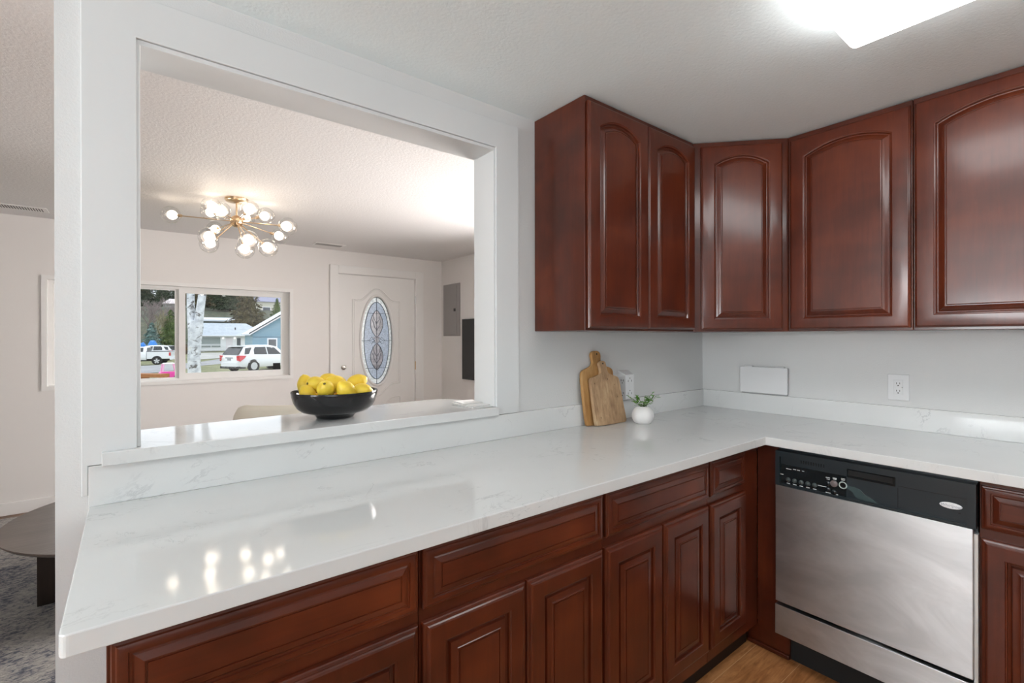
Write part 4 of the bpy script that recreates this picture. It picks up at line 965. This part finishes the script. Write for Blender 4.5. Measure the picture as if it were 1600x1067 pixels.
# houses
M_sidw = plain('white_siding', (.84, .85, .87), .6); M_shing = ground_mat('gray_shingles', [(.38, (.38, .42, .46)), (.55, (.47, .52, .57)), (.68, (.56, .60, .65))], 1.5, 9)
def lap(name, c):
    m, n, l, b = newmat(name); v = coords(n, l); sp = n.new('ShaderNodeSeparateXYZ'); l.new(v, sp.inputs[0])
    f = math_(n, l, 'FRACT', math_(n, l, 'MULTIPLY', sp.outputs[2], 3.2)); b.inputs['Base Color'].default_value = (*c, 1); b.inputs['Roughness'].default_value = .6
    bump(n, l, b, f, 1.0, .08); return m
M_sidb = lap('blue_lap_siding', (.25, .42, .52)); M_hwin = plain('house_window_glass', (.30, .34, .33), .15); M_hwind = plain('dark_house_glass', (.10, .11, .12), .12)
M_snow = plain('pale_roof', (.70, .74, .80), .6)
def house_frame(px, d, az):     # own frame: x to the right along the front, y away
    x, y = at(px, d); return (x, y, gz(x, y)), -az
loc_, rz_ = house_frame(304.5, 70, math.radians(2))
t = thing('house', loc_, 'long white one-storey house with a gray shingle roof across the road', 'house', rz=rz_, world=False)
HW = 9.3
build('wall', MB().box(0, HW, 0, 8, .0, 2.45), M_sidw, t, loc=(0, 0, 0))
build('foundation', MB().box(-.02, HW + .02, -.04, 0, -.5, .22), M_drive, t, loc=(0, 0, 0))
build('roof', MB().loft([[(-.3, -.6, 2.40), (HW + .3, -.6, 2.40), (HW + .3, 8.6, 2.40), (-.3, 8.6, 2.40)], [(-.3, -.6, 2.50), (HW + .3, -.6, 2.50), (HW + .3, 8.6, 2.50), (-.3, 8.6, 2.50)], [(.4, 3.9, 4.45), (HW - 2.2, 3.9, 4.45), (HW - 2.2, 4.1, 4.45), (.4, 4.1, 4.45)]]), M_shing, t, loc=(0, 0, 0))
build('gutter', MB().box(-.3, HW + .3, -.72, -.6, 2.38, 2.50), M_sidw, t, loc=(0, 0, 0))
def hwin(par, x0, x1, z0, z1, m, bars=(), fr=.07):
    f = build('window', MB().box(x0 - fr, x1 + fr, -.05, .02, z0 - fr, z1 + fr), M_sidw, par, loc=(0, 0, 0))
    build('pane', MB().box(x0, x1, -.06, -.045, z0, z1), m, f, loc=(0, 0, 0))
    b = MB()
    for q in bars: b.box(*q)
    if bars: build('glazing_bar', b, M_sidw, f, loc=(0, 0, 0), weld=False)
hwin(t, .75, 3.2, .75, 2.2, M_hwin, [(.75, 3.2, -.08, -.06, 1.12, 1.2)])
build('railing', MB().box(.6, 3.4, -.35, -.28, .98, 1.06).box(.6, 3.4, -.35, -.28, .28, .36).box(.6, .68, -.35, -.28, .2, 1.06).box(1.95, 2.03, -.35, -.28, .2, 1.06).box(3.32, 3.4, -.35, -.28, .2, 1.06), M_sidw, t, loc=(0, 0, 0), weld=False)
build('front_door', MB().box(3.9, 4.8, -.05, .02, .2, 2.15), plain('pale_door', (.78, .74, .77), .5), t, loc=(0, 0, 0))
for x in (3.55, 5.05): build('porch_light', MB().box(x - .12, x + .12, -.2, 0, 1.98, 2.25), plain('porch_lamp', (.95, .95, .95), .4, emit=(1, .98, .95), es=.6), t, loc=(0, 0, 0))
hwin(t, 5.35, 5.85, .75, 2.1, M_hwind)
hwin(t, 6.6, 8.6, 1.45, 2.25, M_hwin, [(6.6, 8.6, -.08, -.06, 1.62, 1.68)])
build('vent_pipe', MB().cyl((5.3, 1.5, 3.1), (5.3, 1.5, 3.75), .08, 10), M_trimb, t, loc=(0, 0, 0))
# blue gabled house
loc_, rz_ = house_frame(390, 55, math.radians(4))
t = thing('house', loc_, 'light blue house with a white-edged gable right of the white house', 'house', rz=rz_, world=False)
GW, EZ, PZ = 11.4, 2.35, 6.2
build('wall', MB().prism([(0.3, -.5), (GW - .3, -.5), (GW - .3, EZ + .1), (GW / 2, PZ - .1), (0.3, EZ + .1)], 0, 9), M_sidb, t, loc=(0, 0, 0))
sl = math.atan2(PZ - EZ, GW / 2)
b = MB().prism([(-.1, EZ - .02), (GW / 2, PZ), (GW + .1, EZ - .02), (GW + .1, EZ + .16), (GW / 2, PZ + .2), (-.1, EZ + .16)], -.45, 9.4)
build('roof', b, M_snow, t, loc=(0, 0, 0))
b = MB().prism([(-.1, EZ - .06), (GW / 2, PZ - .06), (GW + .1, EZ - .06), (GW + .1, EZ + .10), (GW / 2, PZ + .1), (-.1, EZ + .10)], -.52, -.45)
build('barge_board', b, M_sidw, t, loc=(0, 0, 0))
b = MB().prism([(-.1, EZ + .10), (GW / 2, PZ + .10), (GW + .1, EZ + .10), (GW + .1, EZ + .24), (GW / 2, PZ + .26), (-.1, EZ + .24)], -.55, -.44)
build('roof_edge', b, M_trimb, t, loc=(0, 0, 0))
build('belt_board', MB().box(.3, GW - .3, -.04, 0, 2.08, 2.16), plain('slate_trim', (.12, .2, .27), .6), t, loc=(0, 0, 0))
hwin(t, 1.95, 2.75, .9, 1.85, M_hwind, fr=.14); hwin(t, 7.5, 8.6, .9, 1.85, M_hwind, fr=.14)
def hill_house(px, d, z, w_, dep, h_, rh, wm, rm, label, az=0.0, flat=False):
    x, y = at(px, d); t = thing('house', (x, y, z), label, 'house', rz=-az, world=False)
    zg = min(gz(x, y), gz(x + w_, y)) - z - .5
    build('wall', MB().box(0, w_, 0, dep, min(zg, 0), h_), wm, t, loc=(0, 0, 0))
    if flat: build('roof', MB().loft([[(-.6, -.8, h_), (w_ + .6, -.8, h_), (w_ + .6, dep + .6, h_ + rh), (-.6, dep + .6, h_ + rh)], [(-.6, -.8, h_ + .3), (w_ + .6, -.8, h_ + .3), (w_ + .6, dep + .6, h_ + rh + .3), (-.6, dep + .6, h_ + rh + .3)]]), rm, t, loc=(0, 0, 0))
    else: build('roof', MB().loft([[(-.4, -.5, h_), (w_ + .4, -.5, h_), (w_ + .4, dep + .5, h_), (-.4, dep + .5, h_)], [(1.2, dep / 2 - .1, h_ + rh), (w_ - 1.2, dep / 2 - .1, h_ + rh), (w_ - 1.2, dep / 2 + .1, h_ + rh), (1.2, dep / 2 + .1, h_ + rh)]]), rm, t, loc=(0, 0, 0))
    for k in range(2):
        xa = w_ * (.18 + .4 * k); f = build('window', MB().box(xa, xa + w_ * .2, -.06, .02, h_ * .35, h_ * .75), M_sidw, t, loc=(0, 0, 0)); build('pane', MB().box(xa + .1, xa + w_ * .2 - .1, -.08, -.05, h_ * .38, h_ * .72), M_hwind, f, loc=(0, 0, 0))
M_sidg = plain('gray_green_siding', (.30, .33, .30), .7); M_sidc = plain('cream_siding', (.68, .66, .56), .7); M_viol = plain('slate_violet_roof', (.30, .30, .40), .6)
hill_house(312, 89, 1.9, 6.0, 3.5, 2.6, .6, M_sidg, M_snow, 'low house with a pale flat roof just above the white house roof', flat=True)
hill_house(399, 118, 5.4, 9, 7, 5.0, 2.6, M_sidc, M_viol, 'cream house with a violet-gray roof high on the hill')
hill_house(256, 112, 6.5, 4.5, 5, 3.0, 1.3, M_sidg, plain('pinkish_roof', (.66, .58, .58), .6), 'small house with a pinkish roof between the trees at upper left')
# blue tarps and fence behind the pickup
M_tarp = plain('blue_tarp', (.03, .22, .62), .5)
for i, (px, w_, h_, lab) in enumerate(((221, 1.2, 1.9, 'blue tarp-covered pile left of the other behind the pickup bed'), (239, 1.3, 2.1, 'larger blue tarp-covered pile behind the pickup bed'))):
    x, y = at(px, 60.5); z = gz(x, y); t = thing('tarp_pile', (x, y, z), lab, 'tarp', world=False)
    random.seed(3 + i); ls = []
    for zz_, k in ((0, 1), (h_ * .4, .95), (h_ * .8, .8), (h_, .45)): ls.append([((w_ / 2) * k * math.cos(2 * PI * j / 12) * random.uniform(.85, 1.1), .7 * k * math.sin(2 * PI * j / 12), zz_ * random.uniform(.93, 1.05)) for j in range(12)])
    build('tarp', MB().loft(ls), M_tarp, t, loc=(0, 0, 0), smooth=True)
x0, y0 = at(249, 67.5); x1, y1 = at(292, 66)
t = thing('fence', (x0, y0, gz(x0, y0)), 'brown wooden fence behind the parked vehicles', 'fence')
b = MB(); M_fence = ground_mat('fence_wood', [(.4, (.07, .045, .03)), (.6, (.16, .11, .08))], 3, 12)
build('fence_boards', MB().loft([[(x0, y0, -1.8), (x0, y0 + .05, -1.8), (x0, y0 + .05, .35), (x0, y0, .35)], [(x1, y1, -1.5), (x1, y1 + .05, -1.5), (x1, y1 + .05, .35), (x1, y1, .35)]]), M_fence, t)
for u in (.0, .33, .66, 1): build('post', MB().box(x0 + (x1 - x0) * u - .06, x0 + (x1 - x0) * u + .06, y0 + (y1 - y0) * u - .08, y0 + (y1 - y0) * u - .002, -1.7, .45), M_fence, t)

# birch in the front yard
def birch_mat():
    m, n, l, b = newmat('birch_bark'); v = coords(n, l, (1, 1, 1)); 
    ba = noise(n, l, coords(n, l, (5, 5, 26)), 1.6, 4, .6); bl = noise(n, l, coords(n, l, (2.2, 2.2, 3.4)), 2.2, 3, .6, .5)
    base = ramp(n, l, noise(n, l, v, 9, 3), [(.35, (.48, .50, .54)), (.65, (.72, .74, .77))])
    c = mixc(n, l, ramp(n, l, ba, [(.60, (0, 0, 0)), (.70, (.8, .8, .8))]), base, (.16, .15, .15))
    c = mixc(n, l, ramp(n, l, bl, [(.60, (0, 0, 0)), (.67, (.9, .9, .9))]), c, (.08, .07, .065))
    l.new(c, b.inputs['Base Color']); b.inputs['Roughness'].default_value = .85; return m
DB = 11.0; mpx = DB / F_PX
def bp(px, py, dd=0): x, y = at(px, DB + dd); return (x, y, CAM.z + (CYP - py) * mpx)
gx, gy = at(304, DB)
t = thing('birch_tree', (gx, gy, gz(gx, gy)), 'white-barked forked birch tree in the front yard', 'tree')
M_birch = birch_mat()
b = MB().tube([(gx, gy, gz(gx, gy) - .1), bp(304, 590), bp(303, 560), bp(304.5, 530), bp(306, 508), bp(307, 500)], [.16, .135, .125, .135, .155, .13], 16)
build('trunk', b, M_birch, t, smooth=True, weld=False)
build('stem', MB().tube([bp(302, 522), bp(299, 500), bp(298, 470), bp(298, 440), bp(296, 380), bp(292, 300)], [.10, .085, .078, .075, .066, .05], 14), M_birch, t, smooth=True)
build('stem', MB().tube([bp(307, 522), bp(310.5, 500), bp(313, 482), bp(316, 462), bp(320, 430), bp(330, 330)], [.11, .095, .085, .08, .07, .05], 14), M_birch, t, smooth=True)
for pts in (((297, 430), (285, 400), (270, 380)), ((322, 420), (340, 380), (350, 340)), ((293, 320), (300, 260), (298, 200))):
    build('branch', MB().tube([bp(*q) for q in pts], [.03, .02, .01], 8), M_birch, t, smooth=True)

# trees: foliage built from many small leaf sprays
def foliage_mat(name, a, c, d):
    m, n, l, b = newmat(name); f = noise(n, l, coords(n, l), 1.3, 5, .7)
    l.new(ramp(n, l, f, [(.38, a), (.52, c), (.66, d)]), b.inputs['Base Color']); b.inputs['Roughness'].default_value = .9; b.inputs['Specular IOR Level'].default_value = .1; return m
F_dark = foliage_mat('dark_conifer_needles', (.012, .022, .012), (.035, .055, .028), (.09, .11, .06))
F_brown = foliage_mat('brown_green_needles', (.030, .026, .014), (.085, .075, .035), (.17, .14, .075))
F_green = foliage_mat('green_needles', (.025, .05, .012), (.08, .13, .03), (.19, .24, .08))
F_blue = foliage_mat('blue_spruce_needles', (.045, .09, .08), (.12, .21, .19), (.27, .37, .34))
M_bark = plain('tree_bark', (.07, .05, .04), .9); M_twig = plain('bare_twigs', (.26, .21, .20), .9); M_twigg = plain('tan_twigs', (.27, .24, .14), .9)
def conifer(name, h, r, fm, seed, label, base_=.12, n=1500, tiers=True):
    random.seed(seed)
    t = thing(name, (0, 0, 0), label, 'tree', world=False)
    build('trunk', MB().tube([(0, 0, -.5), (0, 0, h * .5), (0, 0, h * .97)], [.045 * h ** .8 * .5, .03 * h ** .8 * .5, .01], 8), M_bark, t, loc=(0, 0, 0))
    b = MB()
    b.lathe([(r * .55, h * base_), (r * .62, h * (base_ + .1)), (r * .34, h * .6), (.03, h * .97)], 12)
    for _ in range(n):
        u = random.random() ** 1.35; z = h * (base_ + (1 - base_) * u); rr = r * (1 - u) ** .8 * (1 + .22 * math.sin(u * 42)) + .05
        a = random.uniform(0, 2 * PI); q = rr * random.uniform(.62, 1.08)
        c = Vector((q * math.cos(a), q * math.sin(a), z)); s_ = random.uniform(.05, .10) * r * (1.25 - .7 * u) + .05
        d = Vector((math.cos(a), math.sin(a), random.uniform(-.6, .15))).normalized(); sd = d.cross(Vector((0, 0, 1))).normalized(); up = sd.cross(d)
        sd = (sd + up * random.uniform(-.8, .8)).normalized()
        b.add([tuple(c - sd * s_ * .6), tuple(c + sd * s_ * .6), tuple(c + d * s_ * 1.5 - Vector((0, 0, s_ * .3))), tuple(c - d * s_ * .4 + up * s_ * .5)], [(0, 1, 2), (0, 3, 1)])
    build('crown', b, fm, t, loc=(0, 0, 0), weld=False); return t
def put(o, px, d, label=None, group=None, s=1.0, rz=0, dz=0):
    x, y = at(px, d); o.location = (x, y, gz(x, y) + dz); o.scale = (s, s, s); o.rotation_euler = (0, 0, rz)
    if label: o['label'] = label
    if group: o['group'] = group
put(conifer('spruce_tree', 4.6, 1.35, F_blue, 5, 'x', .02, 1400), 237, 64.5, 'pale blue-green spruce behind the pickup truck', dz=-.0)
put(conifer('evergreen_tree', 6.0, 1.7, F_green, 6, 'x', .06, 1500)  , 267, 72, 'yellow-green bushy evergreen right of the blue-green spruce')
P0 = conifer('conifer_tree', 13, 3.6, F_dark, 1, 'x', .04, 1900); P1 = conifer('conifer_tree', 11, 3.4, F_brown, 2, 'x', .10, 1900); P2_ = conifer('conifer_tree', 10, 3.0, F_green, 3, 'x', .05, 1500)
G = 'conifers on the wooded hillside'; LB = 'dark conifer among many alike on the wooded hillside'
put(P1, 388, 85, 'tall brown-green conifer standing behind the white house roof', s=.9)
put(P0, 360, 107, 'dark conifer behind the left side of the tall brown-green one', s=.8)
put(P2_, 433, 101, 'green conifer below the cream house on the hill', s=.45)
put(dup(P1), 308, 107, 'brown-green conifer just right of the birch, above the pale flat roof', s=.85, rz=2)
random.seed(21)
spots = []
for row, (d, n_) in enumerate(((113, 6), (126, 6), (140, 6), (155, 7))):
    for k in range(n_):
        px = 196 + (k + .5 * (row % 2)) * 57 + random.uniform(-2, 2); s_ = random.uniform(.85, 1.0) * (1 + .07 * row)
        if 365 < px < 485 and d < 134: continue
        if 230 < px < 312 and d < 124: continue
        spots.append((px, d, s_, random.uniform(0, 6), random.random()))
for px, d, s_, rz, k in spots:
    o = dup(P0 if k < .62 else (P1 if k < .85 else P2_)); put(o, px, d, LB if k < .62 else ('brown-green conifer among many alike on the wooded hillside' if k < .85 else 'green conifer among many alike on the wooded hillside'), G if k < .62 else ('brown-green conifers on the wooded hillside' if k < .85 else 'green conifers on the wooded hillside'), s_, rz, -1.4)
def bare(name, h, seed, label, m, n0=7, depth=4):
    random.seed(seed); t = thing(name, (0, 0, 0), label, 'tree', world=False); tr, tw = MB(), MB()
    def grow(p, d, L, r, k):
        q = p + d * L; (tr if k == depth else tw).tube([p, p.lerp(q, .5) + Vector((random.uniform(-1, 1), random.uniform(-1, 1), 0)) * L * .05, q], [r, r * .85, r * .65], 5 if k < 3 else 7)
        if k == 0: return
        for _ in range(n0 if k == depth else 4):
            dd = (d * random.uniform(.6, 1.1) + Vector((random.uniform(-1, 1), random.uniform(-1, 1), random.uniform(-.05, .6))) * .75).normalized()
            grow(p.lerp(q, random.uniform(.55, 1)), dd, L * random.uniform(.55, .8), r * .55, k - 1)
    grow(Vector((0, 0, -.3)), Vector((0, 0, 1)), h * .36, h * .018, depth)
    build('trunk', tr, M_bark, t, loc=(0, 0, 0), weld=False); build('twigs', tw, m, t, loc=(0, 0, 0), weld=False); return t
put(bare('bare_tree', 8.2, 4, 'x', M_twig), 232, 74, 'leafless gray-brown tree left of the green evergreen')
put(bare('bare_tree', 7.0, 9, 'x', M_twigg), 249, 72, 'leafless tan-twigged tree behind the blue-green spruce')
put(bare('bare_tree', 7.5, 13, 'x', M_twig), 262, 78, 'leafless tree standing behind the yellow-green evergreen')
